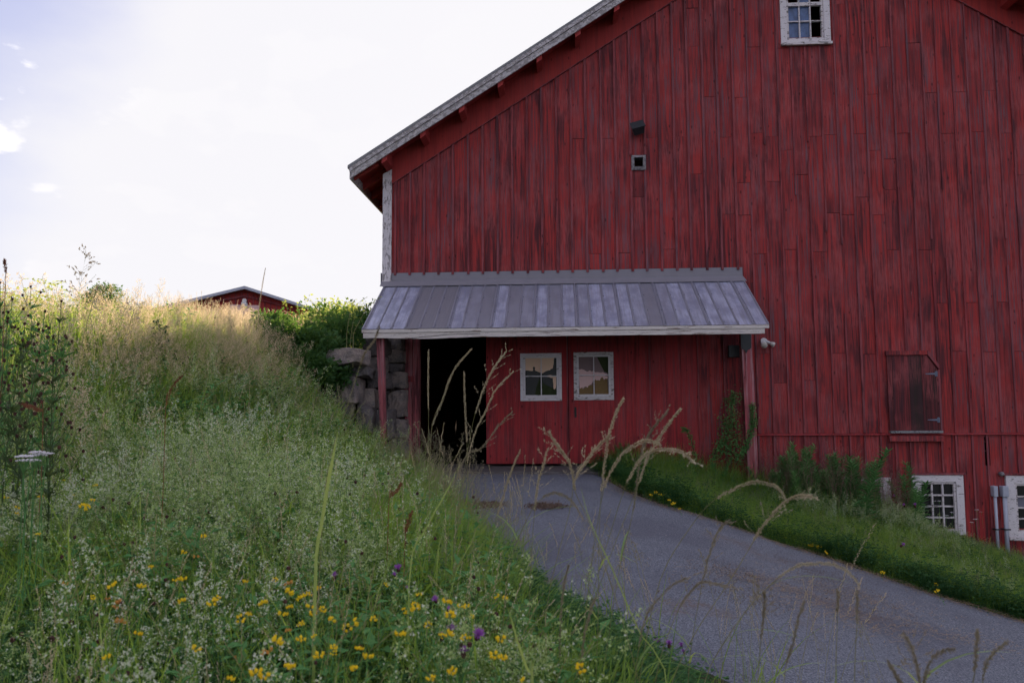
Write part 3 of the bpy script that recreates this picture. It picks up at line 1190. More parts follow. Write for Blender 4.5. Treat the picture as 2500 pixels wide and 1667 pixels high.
for k in range(NS + 1):
    x = EXL + k * pw
    m = MB()
    big = (k % 3 == 0)
    w_, h_ = (0.016, 0.024) if big else (0.012, 0.018)
    a = []
    for (yy, zz) in ((WY, WZ), (EY - .034, EZ - .020)):
        a.append([(x - w_ - .008, yy, zz - .002), (x - w_ * .5, yy, zz + h_), (x + w_ * .5, yy, zz + h_), (x + w_ + .008, yy, zz - .002)])
    m.prism(a[0], a[1])
    if big:
        a = []
        for (yy, zz) in ((WY, WZ), (EY - .034, EZ - .020)):
            a.append([(x + .030, yy, zz - .002), (x + .034, yy, zz + .010), (x + .040, yy, zz + .010), (x + .044, yy, zz - .002)])
        m.prism(a[0], a[1])
    o = obj('rib', m, M['tin'], pr)
    o['worn'] = 0.25
m = MB()
for k in range(NS):
    for u in (0.03, 0.36, 0.7, 0.97):
        x = EXL + k * pw + .022
        y, z = WY + (EY - WY) * u, WZ + (EZ - WZ) * u
        m.blob((x, y, z + .004), 0.008, n=5, rings=1, jit=0)
o = obj('screw_heads', m, M['black'], pr)
o['kind'] = 'stuff'
# flashing
m = MB()
m.prism([(XL - .01, -0.012, 3.285), (XL - .01, -0.012, 3.155), (3.055, -0.012, 3.145), (3.055, -0.012, 3.285)],
        [(XL - .01, 0.02, 3.285), (XL - .01, 0.02, 3.155), (3.055, 0.02, 3.145), (3.055, 0.02, 3.285)])
m.prism([(XL - .01, -0.012, 3.154), (XL - .01, -0.004, 3.150), (3.055, -0.004, 3.140), (3.055, -0.012, 3.144)],
        [(XL - .012, -0.155, 3.04), (XL - .012, -0.155, 3.032), (3.09, -0.155, 3.03), (3.09, -0.155, 3.036)])
m.box(XL - .026, XL - .012, -0.037, 0.2, 3.07, 3.285)
m.box(XL - .011, c1, -0.040, -0.0125, 3.07, 3.119)
obj('flashing', m, M['flash'], pr)
# cracked white fascia in two layers
m = MB()
m.box(EXL - .02, EXR + .012, EY - .030, EY + .01, EZ - .075, EZ - .028)
obj('upper_fascia', m, M['fascia'], pr)
m = MB()
n_ = 40
xs = np.linspace(EXL + .0, EXR - .05, n_)
for i in range(n_ - 1):
    za = EZ - .155 - (0.02 * sm(1 - abs(xs[i] + 2.0) / 0.8)) + 0.004 * mnoise.noise(Vector((xs[i] * 3, 0, 0)))
    zb = EZ - .155 - (0.02 * sm(1 - abs(xs[i + 1] + 2.0) / 0.8)) + 0.004 * mnoise.noise(Vector((xs[i + 1] * 3, 0, 0)))
    if -2.25 < xs[i] < -1.55:      # the split runs through here
        za += 0.0
    m.prism([(xs[i], EY - .016, za), (xs[i], EY - .016, EZ - .077), (xs[i + 1], EY - .016, EZ - .077), (xs[i + 1], EY - .016, zb)],
            [(xs[i], EY + .02, za), (xs[i], EY + .02, EZ - .077), (xs[i + 1], EY + .02, EZ - .077), (xs[i + 1], EY + .02, zb)])
obj('lower_fascia', m, M['fascia'], pr)
m = MB()
cr = [(-2.30, EZ - .172), (-2.10, EZ - .150), (-1.90, EZ - .138), (-1.72, EZ - .118), (-1.5, EZ - .112), (-1.2, EZ - .108)]
for (a, b) in zip(cr, cr[1:]):
    m.prism([(a[0], EY - .0185, a[1] - .003), (a[0], EY - .0185, a[1] + .005), (b[0], EY - .0185, b[1] + .005), (b[0], EY - .0185, b[1] - .003)],
            [(a[0], EY - .012, a[1] - .003), (a[0], EY - .012, a[1] + .005), (b[0], EY - .012, b[1] + .005), (b[0], EY - .012, b[1] - .003)])
obj('split', m, M['dark'], pr)
# eave beam and rafters under the tin
m = MB()
m.box(EXL + .04, EXR - .12, EY + .03, EY + .12, EZ - .15, EZ - .06)
obj('eave_beam', m, M['red_dark'], pr)
for k in range(10):
    x = PX0 + .1 + k * (PX1 - PX0 - .25) / 9
    m = MB()
    m.prism([(x, WY, WZ - .17), (x, WY, WZ - .062), (x + .05, WY, WZ - .062), (x + .05, WY, WZ - .17)],
            [(x, EY + .13, EZ - .10), (x, EY + .13, EZ - .057), (x + .05, EY + .13, EZ - .057), (x + .05, EY + .13, EZ - .10)])
    obj('rafter', m, M['red_dark'], pr)

# wall and doors under the porch -----------------------------------
DZ1 = 3.03
# door header area: the tall doors slide up behind the fascia
door_defs = [
    # x0px,x1px at y 1000, y offset, label, battens px list
    (1187, 1386, -0.105, 'left door leaf pushed over from the dark doorway', [1220, 1252, 1292, 1330, 1362]),
    (1389, 1588, -0.060, 'right door leaf with a black handle', [1434, 1467, 1500, 1527, 1553]),
]
for (p0, p1, yo, lab, joins) in door_defs:
    xa, xb = onY(p0, 1000, yo).x, onY(p1, 1000, yo).x
    xs = [xa] + [onY(q, 1000, yo).x for q in joins] + [xb]
    wxs = None
    door = None
    if p0 == 1187:
        wr = rect(1270, 863, 1372, 978, yo)
    else:
        wr = rect(1400, 860, 1499, 976, yo)
    win_in = [wr[0] + .05, wr[1] - .05, wr[2] + .05, wr[3] - .05]
    holes_save = holes
    holes = [win_in]
    for i in range(len(xs) - 1):
        rr = random.Random(int(p0 + i))
        m = plank_mb(xs[i] + .0015, xs[i + 1] - .0015, 0.045, 2.62, yo + rr.uniform(0, .002), yo + .028)
        if i == 0:
            door = obj('door', m, M['red_door'], barn)
            door['label'] = lab
        else:
            obj('plank', m, M['red_door'], door)
    holes = holes_save
    # edge battens
    m = MB()
    m.box(xb - .012, xb + .012, yo - .016, yo - .001, 0.045, 2.6)
    obj('edge_batten', m, M['red_batten'], door)
    # window in the leaf
    x0, x1, z0, z1 = wr
    fw = .048
    m = MB()
    y0, y1 = yo - .026, yo - .001
    m.box(x0, x0 + fw, y0, y1, z0, z1)
    m.box(x1 - fw, x1, y0, y1, z0, z1)
    m.box(x0 + fw, x1 - fw, y0, y1, z1 - fw, z1)
    m.box(x0 + fw, x1 - fw, y0, y1, z0, z0 + fw)
    obj('window_frame', m, M['white'] if p0 == 1187 else M['white_worn'], door, bevel=0.002)
    a, b, c, d = x0 + fw + .001, x1 - fw - .001, z0 + fw + .001, z1 - fw - .001
    sw = .036
    m = MB()
    y0, y1 = yo - .018, yo + .014
    m.box(a, a + sw, y0, y1, c, d)
    m.box(b - sw, b, y0, y1, c, d)
    m.box(a + sw, b - sw, y0, y1, d - sw * .8, d)
    m.box(a + sw, b - sw, y0, y1, c, c + sw * 1.3)
    a, b, c, d = a + sw, b - sw, c + sw * 1.3, d - sw * .8
    mx, mz = (a + b) / 2 + .004, (c + d) / 2 + .005
    m.box(mx - .008, mx + .008, yo - .012, yo + .008, c, d)
    m.box(a, mx - .0085, yo - .010, yo + .006, mz - .008, mz + .008)
    m.box(mx + .0085, b, yo - .010, yo + .006, mz - .008, mz + .008)
    obj('sash', m, M['white'], door)
    gy0, gy1 = yo + .008, yo + .012
    gm = M['winglass'] if 'winglass' in M else None
    rr = random.Random(p0)

    def U(u, v):
        return (a + (b - a) * u, c + (d - c) * v)

    def refl_shape(name, poly, y, mat):  # flat coloured shape standing in for a reflection in the glass
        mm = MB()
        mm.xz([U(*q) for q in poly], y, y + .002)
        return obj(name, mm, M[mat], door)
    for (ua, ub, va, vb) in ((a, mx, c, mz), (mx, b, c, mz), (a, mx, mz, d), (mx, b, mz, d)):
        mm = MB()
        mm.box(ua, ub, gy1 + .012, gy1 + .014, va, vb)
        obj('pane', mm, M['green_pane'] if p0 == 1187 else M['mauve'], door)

    def jag(u0, v0, u1, v1, n, amp):
        o_ = []
        for k in range(n + 1):
            t_ = k / n
            o_.append((u0 + (u1 - u0) * t_ + rr.uniform(-amp, amp) * .6, v0 + (v1 - v0) * t_ + rr.uniform(-amp, amp)))
        return o_
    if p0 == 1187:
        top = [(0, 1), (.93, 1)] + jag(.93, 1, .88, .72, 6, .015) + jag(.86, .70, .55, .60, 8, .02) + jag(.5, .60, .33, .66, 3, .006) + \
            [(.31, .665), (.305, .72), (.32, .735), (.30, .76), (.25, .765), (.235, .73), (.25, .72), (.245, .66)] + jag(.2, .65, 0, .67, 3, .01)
        refl_shape('reflection_patch', top, gy1 + .006, 'peach')  # peach reflection drawn as a ragged shape
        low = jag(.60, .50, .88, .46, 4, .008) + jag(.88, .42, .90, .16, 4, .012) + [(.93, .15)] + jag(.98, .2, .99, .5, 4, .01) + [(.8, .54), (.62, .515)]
        refl_shape('reflection_patch', low, gy1 + .006, 'peach')
        refl_shape('dark_reflection', [(.30, .0), (.34, .2), (.47, .48), (.6, .3), (.98, .14), (1, 0)], gy1 + .009, 'reflolive')  # dark area of the reflection as a flat shape
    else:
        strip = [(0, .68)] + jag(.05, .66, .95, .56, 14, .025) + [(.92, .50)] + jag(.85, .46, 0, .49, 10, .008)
        refl_shape('reflection_patch', strip, gy1 + .006, 'pink')  # pink reflection drawn as a ragged band
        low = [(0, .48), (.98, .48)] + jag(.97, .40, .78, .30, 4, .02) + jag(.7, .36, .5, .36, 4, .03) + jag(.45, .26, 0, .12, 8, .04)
        refl_shape('reflection_patch', low, gy1 + .0065, 'pink')
        grassp = [(0, 0)] + jag(0, .14, .48, .24, 10, .05) + jag(.5, .36, .98, .42, 10, .06) + [(1, 0)]
        refl_shape('hay', grassp, gy1 + .002, 'reflgrass')  # reflected grass drawn as a jagged brown shape
        refl_shape('dark_reflection', [(.62, 1), (.74, .8), (.86, .6), (1, .56), (1, 1)], gy1 + .009, 'reflolive')  # dark corner of the reflection as a flat shape
        # handle
        hp = onY(1405, 1006, yo)
        m = MB()
        m.box(hp.x - .017, hp.x + .017, yo - .006, yo - .0005, hp.z - .085, hp.z + .085)
        m.tube([(hp.x, yo - .006, hp.z - .07), (hp.x, yo - .045, hp.z - .05), (hp.x, yo - .045, hp.z + .05), (hp.x, yo - .006, hp.z + .07)], .009, 6)
        obj('handle', m, M['black'], door)
# fixed boards right of the doors
for pa_, pb_, yo, mt in ((1590, 1628, -0.03, 'red_door'), (1628, 1664, -0.03, 'red_door'), (1664, 1706, -0.03, 'red_door'), (1706, 1735, 0.0, 'red'), (1735, 1770, 0.0, 'red'),
                         (1770, 1812, 0.0, 'red'), (1812, 1848, 0.0, 'red')):
    xa, xb = onY(pa_, 1000, yo).x, onY(pb_, 1000, yo).x
    m = MB()
    m.box(xa + .002, xb - .002, yo, yo + .028, -0.25, 3.03)
    obj('plank', m, M[mt], barn)
for pa_ in (1706, 1770):
    x = onY(pa_, 1000).x
    m = MB()
    m.box(x - .012, x + .012, -0.048, -0.002, -.2, 3.0)
    obj('batten', m, M['red_batten'], barn)
# fill board right of the porch between its end and the next boards
m = MB()
m.box(EX[23] - 0.02, EX[24], 0.012, 0.034, -1.9, 3.29)
obj('plank', m, M['red'], barn)
# header board over the doorway
m = MB()
m.box(-2.8, -0.9, -0.02, 0.02, 2.45, 3.05)
obj('header_board', m, M['red_dark'], barn)
# jamb posts on the left
xa, xb = onY(992, 1000).x, onY(1008, 1000).x
m = MB()
m.box(xa, xb + .01, -0.13, 0.02, -0.1, 2.6)
jp = obj('jamb_post', m, M['red_post'], barn, bevel=.004)
m = MB()
m.box(xb + .014, onY(1026, 1000).x, -0.10, 0.03, -0.1, 2.6)
obj('jamb_board', m, M['red_post'], jp)
m = MB()
cz = onY(990, 926).z
m.box(onY(985, 926).x, onY(1014, 926).x, -0.16, -0.132, cz - .05, cz + .05)
obj('cleat', m, M['red'], jp)
# slim leaning post at the porch corner
m = MB()
a = onY(928, 815, -1.35)
b = onY(934, 1075, -1.20)
m.prism([(a.x - .05, -1.40, 2.07), (a.x + .065, -1.40, 2.07), (a.x + .065, -1.30, 2.07), (a.x - .05, -1.30, 2.07)],
        [(b.x - .0, -1.28, 0.2), (b.x + .075, -1.28, 0.2), (b.x + .075, -1.19, 0.2), (b.x - .0, -1.19, 0.2)])
sp = obj('corner_post', m, M['red_post'], barn, bevel=.004)
sp['label'] = 'slim leaning red post in front of the stones'
# right porch post with iron bracket
m = MB()
pxa, pxb = onY(1812, 900, -.35).x, onY(1839, 900, -.35).x
m.prism([(pxa - .02, -0.36, 2.75), (pxb - .02, -0.36, 2.75), (pxb - .02, -0.20, 2.75), (pxa - .02, -0.20, 2.75)],
        [(pxa + .05, -0.36, -.6), (pxb + .04, -0.36, -.6), (pxb + .04, -0.20, -.6), (pxa + .05, -0.20, -.6)])
rp = obj('porch_post', m, M['red_post'], barn, bevel=.006)
rp['label'] = 'right porch post wrapped in vines'
m = MB()
bx = (pxa + pxb) / 2 - .02
bz = onY(1826, 862, -.37).z
m.xz([(bx - .08, bz + .5), (bx + .085, bz + .5), (bx + .085, bz + .10), (bx + .06, bz + .06), (bx + .03, bz + .055), (bx + .0, bz), (bx - .03, bz + .055), (bx - .06, bz + .06), (bx - .08, bz + .10)], -0.374, -0.364)
obj('iron_bracket', m, M['black'], rp)

# ------------------------------------------------------------------ fittings on the wall
# black floodlight
fl = empty('flood_lamp', tuple(onY(1556, 324)), 'black square floodlight tilted above the square vent', 'wall lamp')
p = onY(1556, 324)
m = MB()
Rm = Matrix.Rotation(R(-14), 3, 'Y')


def rb(mb_, hx, hy0, hy1, hz, c, tilt, mi=0, top=1.0):
    pts = []
    for (y, s) in ((hy0, 1.0), (hy1, top)):
        pts.append([Vector(c) + Rm @ (Matrix.Rotation(R(tilt), 3, 'X') @ Vector((sx * hx * s, y, sz * hz * s))) for sx, sz in ((-1, -1), (-1, 1), (1, 1), (1, -1))])
    mb_.prism(pts[0], pts[1], mi)


rb(m, .105, -0.10, 0.05, .085, (p.x, -0.12, p.z), -38, top=.8)
obj('housing', m, M['black'], fl, bevel=.006)
m = MB()
rb(m, .115, -0.115, -0.101, .095, (p.x, -0.12, p.z), -38)
obj('rim', m, M['black'], fl)
m = MB()
m.tube([(p.x, -0.1, p.z), (p.x, -0.012, p.z + .01)], .02, 8)
obj('bracket', m, M['black'], fl)
# twin white lamp right of the porch
p = onY(1864, 834)
tl = empty('twin_lamp', tuple(p), 'white twin bulb security lamp on the wall beside the porch eave', 'wall lamp')
m = MB()
m.tube([(p.x, -0.004, p.z), (p.x, -0.05, p.z)], [.062, .055], 14)
obj('mount_plate', m, M['lampwhite'], tl, smooth=False)


def bulb(c0, dirv, big):
    c0 = Vector(c0)
    dirv = Vector(dirv).normalized()
    mm = MB()
    mm.tube([c0, c0 + dirv * .07], [.024, .026], 10)
    k = obj('socket', mm, M['lampwhite'], tl)
    mm = MB()
    mm.tube([c0 + dirv * .071, c0 + dirv * .10, c0 + dirv * .135, c0 + dirv * .15], [.026, .044, .056, .045] if big else [.024, .036, .044, .035], 12)
    obj('bulb', mm, M['bulb'] if 'bulb' in M else M['lampwhite'], k, smooth=True)


bulb((p.x - .005, -0.06, p.z - .01), (-.25, -0.9, -.50), True)
bulb((p.x + .03, -0.05, p.z - .0), (.72, -0.45, -.42), False)
# dark box under the porch
p = onY(1792, 858, -0.03)
ub = empty('utility_box', tuple(p), 'dark green electrical box on the wall under the porch', 'electrical box')
m = MB()
m.box(p.x - .105, p.x + .105, -0.12, -0.03, p.z - .10, p.z + .10)
u1 = obj('box', m, M['black'], ub, bevel=.006)
m = MB()
m.box(p.x - .095, p.x + .095, -0.127, -0.121, p.z - .09, p.z + .085)
obj('lid', m, M['black'], ub, bevel=.002)
# two conduits at the right
for (px_, lab, r_) in ((2421, 'slimmer grey conduit riser left of the last basement window', .024), (2444, 'thicker grey conduit riser beside the last basement window frame', .032)):
    a = onY(px_, 1195)
    t = empty('conduit_riser', (a.x, -0.09, -1.2), lab, 'conduit', 'conduit risers on the barn wall')
    m = MB()
    m.tube([(a.x, -0.09, -1.6), (a.x, -0.09, a.z - .06)], r_, 10)
    obj('pipe', m, M['conduit'], t, smooth=True)
    m = MB()
    m.box(a.x - r_ * 1.45, a.x + r_ * 1.45, -0.09 - r_ * 1.6, -0.022, a.z - .10, a.z + .07)
    obj('cap', m, M['conduit'], t, bevel=.012)
    m = MB()
    m.box(a.x - r_ * 1.5, a.x + r_ * 1.5, -0.09 - r_ * 1.2, -0.022, a.z - .62, a.z - .60)
    obj('strap', m, M['black'], t)
# small round knob insulator above
p = onY(2441, 1156)
m = MB()
m.tube([(p.x, 0, p.z), (p.x, -0.05, p.z)], [.03, .035], 10)
m.blob((p.x, -0.06, p.z), .038, n=10, rings=5, jit=0)
tag(obj('wall_knob', m, M['grey_wood'], smooth=True), 'small round grey fitting on the wall above the conduits', 'wall fitting')

# ------------------------------------------------------------------ stone wall at the left corner
sw = empty('stone_wall', (-3.2, -1.5, 0.0), 'rough fieldstone retaining wall at the left corner of the porch', 'stone wall')


def stone(x0, x1, y0, y1, z0, z1, mat='stone', seed=0, jit=.05):
    rr = random.Random(seed)
    mm = MB()
    nx_, ny_, nz_ = 7, 4, 5
    idx = {}

    def vert(i, j, k):
        if (i, j, k) not in idx:
            u, v, w = i / nx_ * 2 - 1, j / ny_ * 2 - 1, k / nz_ * 2 - 1
            # round the block a little
            e = 0.13
            uu = u * (1 - e * (v * v + w * w) / 2 * .8)
            vv = v * (1 - e * (u * u + w * w) / 2 * .8)
            ww = w * (1 - e * (v * v + u * u) / 2 * .8)
            q = Vector(((x0 + x1) / 2 + uu * (x1 - x0) / 2, (y0 + y1) / 2 + vv * (y1 - y0) / 2, (z0 + z1) / 2 + ww * (z1 - z0) / 2))
            s = mnoise.noise_vector(q * 4.0 + Vector((seed, 0, 0))) * jit + mnoise.noise_vector(q * 14.0 + Vector((seed, 3, 0))) * jit * .45
            idx[(i, j, k)] = len(mm.v)
            mm.v.append(tuple(q + s))
        return idx[(i, j, k)]
    for i in range(nx_):
        for k in range(nz_):
            mm.f.append((vert(i, 0, k), vert(i + 1, 0, k), vert(i + 1, 0, k + 1), vert(i, 0, k + 1)))
            mm.f.append((vert(i, ny_, k), vert(i, ny_, k + 1), vert(i + 1, ny_, k + 1), vert(i + 1, ny_, k)))
    for i in range(nx_):
        for j in range(ny_):
            mm.f.append((vert(i, j, 0), vert(i, j + 1, 0), vert(i + 1, j + 1, 0), vert(i + 1, j, 0)))
            mm.f.append((vert(i, j, nz_), vert(i + 1, j, nz_), vert(i + 1, j + 1, nz_), vert(i, j + 1, nz_)))
    for j in range(ny_):
        for k in range(nz_):
            mm.f.append((vert(0, j, k), vert(0, j, k + 1), vert(0, j + 1, k + 1), vert(0, j + 1, k)))
            mm.f.append((vert(nx_, j, k), vert(nx_, j + 1, k), vert(nx_, j + 1, k + 1), vert(nx_, j, k + 1)))
    mm.m = [0] * len(mm.f)
    return obj('stone', mm, M[mat], sw, bevel=.008)


sd = 0
# inner face, under the porch beside the jamb (faces the camera, back near the barn wall)
for (pa_, pb_, ya, yb, mt) in ((940, 984, 822, 850, 'stone'), (938, 986, 852, 888, 'stone'), (944, 984, 888, 905, 'stone_dark'), (905, 948, 905, 950, 'stone_dark'),
                               (942, 990, 908, 948, 'stone'), (944, 990, 950, 1022, 'stone'), (915, 950, 952, 1010, 'stone_dark'), (940, 992, 1024, 1072, 'stone'), (900, 944, 1012, 1070, 'stone'),
                               (945, 992, 1074, 1120, 'stone_dark')):
    a, b = onY(pa_, yb, -0.35), onY(pb_, ya, -0.35)
    sd += 1
    stone(a.x, b.x, -0.36, 0.0 + .25 * (sd % 2), a.z, b.z, mt, sd)
# face that comes forward to the porch corner
for (pa_, pb_, ya, yb, mt, Y) in ((884, 938, 822, 868, 'stone_dark', -1.05), (878, 935, 870, 905, 'stone', -1.15), (896, 940, 906, 948, 'stone_dark', -1.1), (870, 915, 948, 1000, 'stone', -1.25),
                                  (797, 886, 850, 891, 'stone', -1.95), (832, 866, 918, 985, 'stone', -1.75), (846, 900, 892, 920, 'stone_dark', -1.6), (866, 905, 990, 1060, 'stone_dark', -1.4),
                                  (905, 950, 1000, 1075, 'stone_dark', -1.1), (790, 840, 900, 950, 'stone_dark', -1.6), (800, 850, 950, 1020, 'stone_dark', -1.7)):
    a, b = onY(pa_, yb, Y), onY(pb_, ya, Y)
    sd += 1
    stone(a.x, b.x, Y, Y + .6, a.z, b.z, mt, sd)
m = MB()
m.box(-3.75, -3.02, -1.0, 0.4, -0.4, 1.75)
m.box(-3.3, -2.90, -0.28, 0.0, -0.4, 2.2)
obj('rubble_core', m, M['mortar'], sw)

# ------------------------------------------------------------------ far barn and tree
fb_d = 41.0
ap_ = atd(597, 699, fb_d)
fbn = empty('far_barn', (ap_.x, ap_.y, 2.0), 'distant red barn gable with white edged low roof rising behind the hill', 'barn')
Yf = ap_.y
hw = 5.2
zr = ap_.z
sl2 = 0.30
gz = zr - 3.8
m = MB()
m.xz([(ap_.x - hw, gz), (ap_.x - hw, zr - hw * sl2), (ap_.x, zr - .12), (ap_.x + hw, zr - hw * sl2), (ap_.x + hw, gz)], Yf + .5, Yf + 12)
obj('wall', m, M['red_clean'], fbn)
for k in range(34):
    x = ap_.x - hw + .15 + k * (2 * hw - .3) / 33
    zt = zr - .2 - abs(x - ap_.x) * sl2
    m = MB()
    m.box(x - .03, x + .03, Yf + .47, Yf + .5, gz, zt - .02)
    obj('batten', m, M['red_batten'], fbn)
for s in (-1, 1):
    m = MB()
    xe = ap_.x + s * (hw + .5)
    ze = zr - (hw + .5) * sl2
    m.prism([(ap_.x, Yf, zr), (ap_.x, Yf, zr - .12), (xe, Yf, ze - .12), (xe, Yf, ze)], [(ap_.x, Yf + 12.5, zr), (ap_.x, Yf + 12.5, zr - .12), (xe, Yf + 12.5, ze - .12), (xe, Yf + 12.5, ze)])
    rf = obj('roof', m, M['flash'], fbn)
    m = MB()
    m.prism([(ap_.x, Yf - .04, zr + .02), (ap_.x, Yf - .04, zr - .14), (xe, Yf - .04, ze - .14), (xe, Yf - .04, ze + .02)],
            [(ap_.x, Yf - .002, zr + .02), (ap_.x, Yf - .002, zr - .14), (xe, Yf - .002, ze - .14), (xe, Yf - .002, ze + .02)])
    obj('fascia', m, M['conduit'], rf)
m = MB()
m.blob((ap_.x, Yf + .3, zr - .95), (.2, .2, .17), n=8, rings=3)
m.tube([(ap_.x, Yf + .5, zr - .75), (ap_.x, Yf + .2, zr - .75)], .12, 8)
obj('gable_lamp', m, M['lampwhite'], fbn)
c = atd(597, 742, fb_d)
m = MB()
m.box(c.x - .75, c.x + .75, Yf + .40, Yf + .455, gz, c.z + .0)
obj('door', m, M['pink'], fbn)
for s in (-1, 1):
    m = MB()
    m.prism([(c.x, Yf + .38, c.z + .55), (c.x, Yf + .38, c.z + .45), (c.x + s * 1.9, Yf + .38, c.z + .0), (c.x + s * 1.9, Yf + .38, c.z + .1)],
            [(c.x, Yf + .455, c.z + .55), (c.x, Yf + .455, c.z + .45), (c.x + s * 1.9, Yf + .455, c.z + .0), (c.x + s * 1.9, Yf + .455, c.z + .1)])
    obj('trim', m, M['red_batten'], fbn)


fbn.rotation_euler = (0, 0, 0.36)


def leafball(mb_, c, rad, n, L, Wd, mi=0, shell=0.55, lump=0.35):
    c = Vector(c)
    for _ in range(n):
        d = Vector((random.gauss(0, 1), random.gauss(0, 1), random.gauss(0, 1))).normalized()
        q = 1 + lump * mnoise.noise(d * 2.3 + c)
        rr = (shell + (1 - shell) * random.random()) * q
        p_ = Vector((c.x + d.x * rad[0] * rr, c.y + d.y * rad[1] * rr, c.z + d.z * rad[2] * rr))
        dd = (d + Vector((random.gauss(0, .6), random.gauss(0, .6), random.gauss(0, .6)))).normalized()
        s = random.uniform(.6, 1.3)
        mb_.leaf(p_, dd, Vector((random.gauss(0, 1), random.gauss(0, 1), 1)), L * s, Wd * s, mi)


for (px_, py_, d_, rx, rz, lab) in ((262, 748, 46, 1.95, 1.65, 'round dark tree crown on the skyline beyond the hill'),
                                    (185, 790, 52, 1.3, 1.0, 'low bushy tree at the left of the round skyline tree')):
    c = atd(px_, py_, d_)
    t = empty('tree', (c.x, c.y, c.z - 3.0), lab, 'tree')
    m = MB()
    m.tube([(c.x, c.y, c.z - 3.0), (c.x + .1, c.y, c.z - 1), (c.x, c.y, c.z)], [.22, .16, .08], 7)
    for k in range(7):
        a = k * 0.9
        m.tube([(c.x, c.y, c.z - 1.2 + .2 * k), (c.x + math.cos(a) * rx * .7, c.y + math.sin(a) * rx * .7, c.z - .4 + .2 * k)], [.07, .02], 5)
    obj('trunk', m, M['wood'], t)
    m = MB()
    for k in range(9):
        a = random.uniform(0, 6.28)
        q = random.uniform(0, .7)
        leafball(m, (c.x + math.cos(a) * rx * q, c.y + math.sin(a) * rx * q, c.z + random.uniform(-.4, .45) * rz), (rx * .5, rx * .5, rz * .5), 620, .16, .09)
    obj('crown', m, M['litleaf'] if px_ < 200 else M['shrub'], t)

# ------------------------------------------------------------------ plant templates for what nobody could count
V3 = Vector


def curve_pts(root, az, lean, H, n=5, droop=1.0):
    d = V3((math.cos(az), math.sin(az), 0))
    return [V3(root) + V3((0, 0, 1)) * (H * t * (1 - .18 * droop * lean * t * t)) + d * (H * lean * t ** (1.8)) for t in np.linspace(0, 1, n)]


def blade(mb_, root, H, Wd, mi=0, lean=None, n=5):
    az = random.uniform(0, 6.283)
    lean = random.uniform(.05, .75) if lean is None else lean
    pts = curve_pts(root, az, lean, H, n)
    sd_ = V3((-math.sin(az), math.cos(az), 0))
    sd_ = (sd_ + V3((random.gauss(0, .5), random.gauss(0, .5), 0))).normalized()
    wd = [Wd * (1 - (k / (n - 1)) ** 1.6) + .0006 for k in range(n)]
    mb_.ribbon(pts, wd, sd_, mi)
    return pts


def stalk(mb_, pts, w, mi):
    a = V3((random.gauss(0, 1), random.gauss(0, 1), 0)).normalized()
    mb_.ribbon(pts, [w] * len(pts), a, mi)


def tri(mb_, p, s, mi):
    a = V3((random.gauss(0, 1), random.gauss(0, 1), random.gauss(0, 1))).normalized()
    b = a.cross(V3((random.gauss(0, 1), random.gauss(0, 1), random.gauss(0, 1)))).normalized()
    i = len(mb_.v)
    mb_.v += [tuple(p + a * s), tuple(p - a * s * .5 + b * s * .8), tuple(p - a * s * .5 - b * s * .8)]
    mb_.f.append((i, i + 1, i + 2))
    mb_.m.append(mi)


def seedlet(mb_, p, d, L, Wd, mi):
    mb_.leaf(p, d, V3((random.gauss(0, 1), random.gauss(0, 1), random.gauss(0, 1))), L, Wd, mi)


def panicle(mb_, pts, Hh, mi_s, mi_g, nb=16, spread=.07, sz=.007, ns=4):
    """airy grass head along the last stretch of a stalk"""
    top = pts[-1]
    d = (pts[-1] - pts[-2]).normalized()
    for k in range(nb):
        t = k / nb
        o_ = top - d * Hh * t
        L = spread * (0.25 + .75 * t) * random.uniform(.6, 1.2)
        az = random.uniform(0, 6.283)
        e = (d * .9 + V3((math.cos(az), math.sin(az), random.uniform(-.2, .3)))).normalized()
        end = o_ + e * L
        stalk(mb_, [o_, end], .0008, mi_s)
        for q in range(ns):
            u = random.uniform(.35, 1.05)
            seedlet(mb_, o_.lerp(end, u) + V3((random.gauss(0, .003),) * 3), (e + V3((random.gauss(0, .5), random.gauss(0, .5), random.gauss(0, .5)))), sz * random.uniform(.7, 1.4), sz * .45, mi_g)


def spike(mb_, pts, L, r, mi, n=40, sz=.008, t0=0):
    """dense seed head wrapped round the end of a stalk (pts = list of points along the head)"""
    P_ = [V3(p) for p in pts]
    for k in range(n):
        t = k / (n - 1)
        f_ = t * (len(P_) - 1)
        i = min(int(f_), len(P_) - 2)
        p = P_[i].lerp(P_[i + 1], f_ - i)
        d = (P_[i + 1] - P_[i]).normalized()
        az = random.uniform(0, 6.283)
        side = d.cross(V3((math.cos(az), math.sin(az), .3))).normalized()
        rad = r * (math.sin(math.pi * min(1, .12 + .88 * t)) ** .6 + .1)
        seedlet(mb_, p + side * rad * random.uniform(.1, .8), d * 1.4 + side * random.uniform(.3, .9), sz * random.uniform(.8, 1.4), sz * .42, mi)


TCOL = {}


def template(kind, meshes):
    col = bpy.data.collections.new(kind + '_forms')
    for me_ in meshes:
        o = bpy.data.objects.new(kind, me_)
        col.objects.link(o)
    TCOL[kind] = (col, len(meshes))


def T_grass(n, H, Wd, rad, mats, pale=.12, lean=None):
    mb_ = MB()
    for _ in range(n):
        a = random.uniform(0, 6.28)
        r_ = rad * math.sqrt(random.random())
        blade(mb_, (r_ * math.cos(a), r_ * math.sin(a), -.03), H * random.uniform(.45, 1.05), Wd * random.uniform(.6, 1.2), 1 if random.random() < pale else 0, lean)
    return mb_.mesh('grass_tuft', mats)


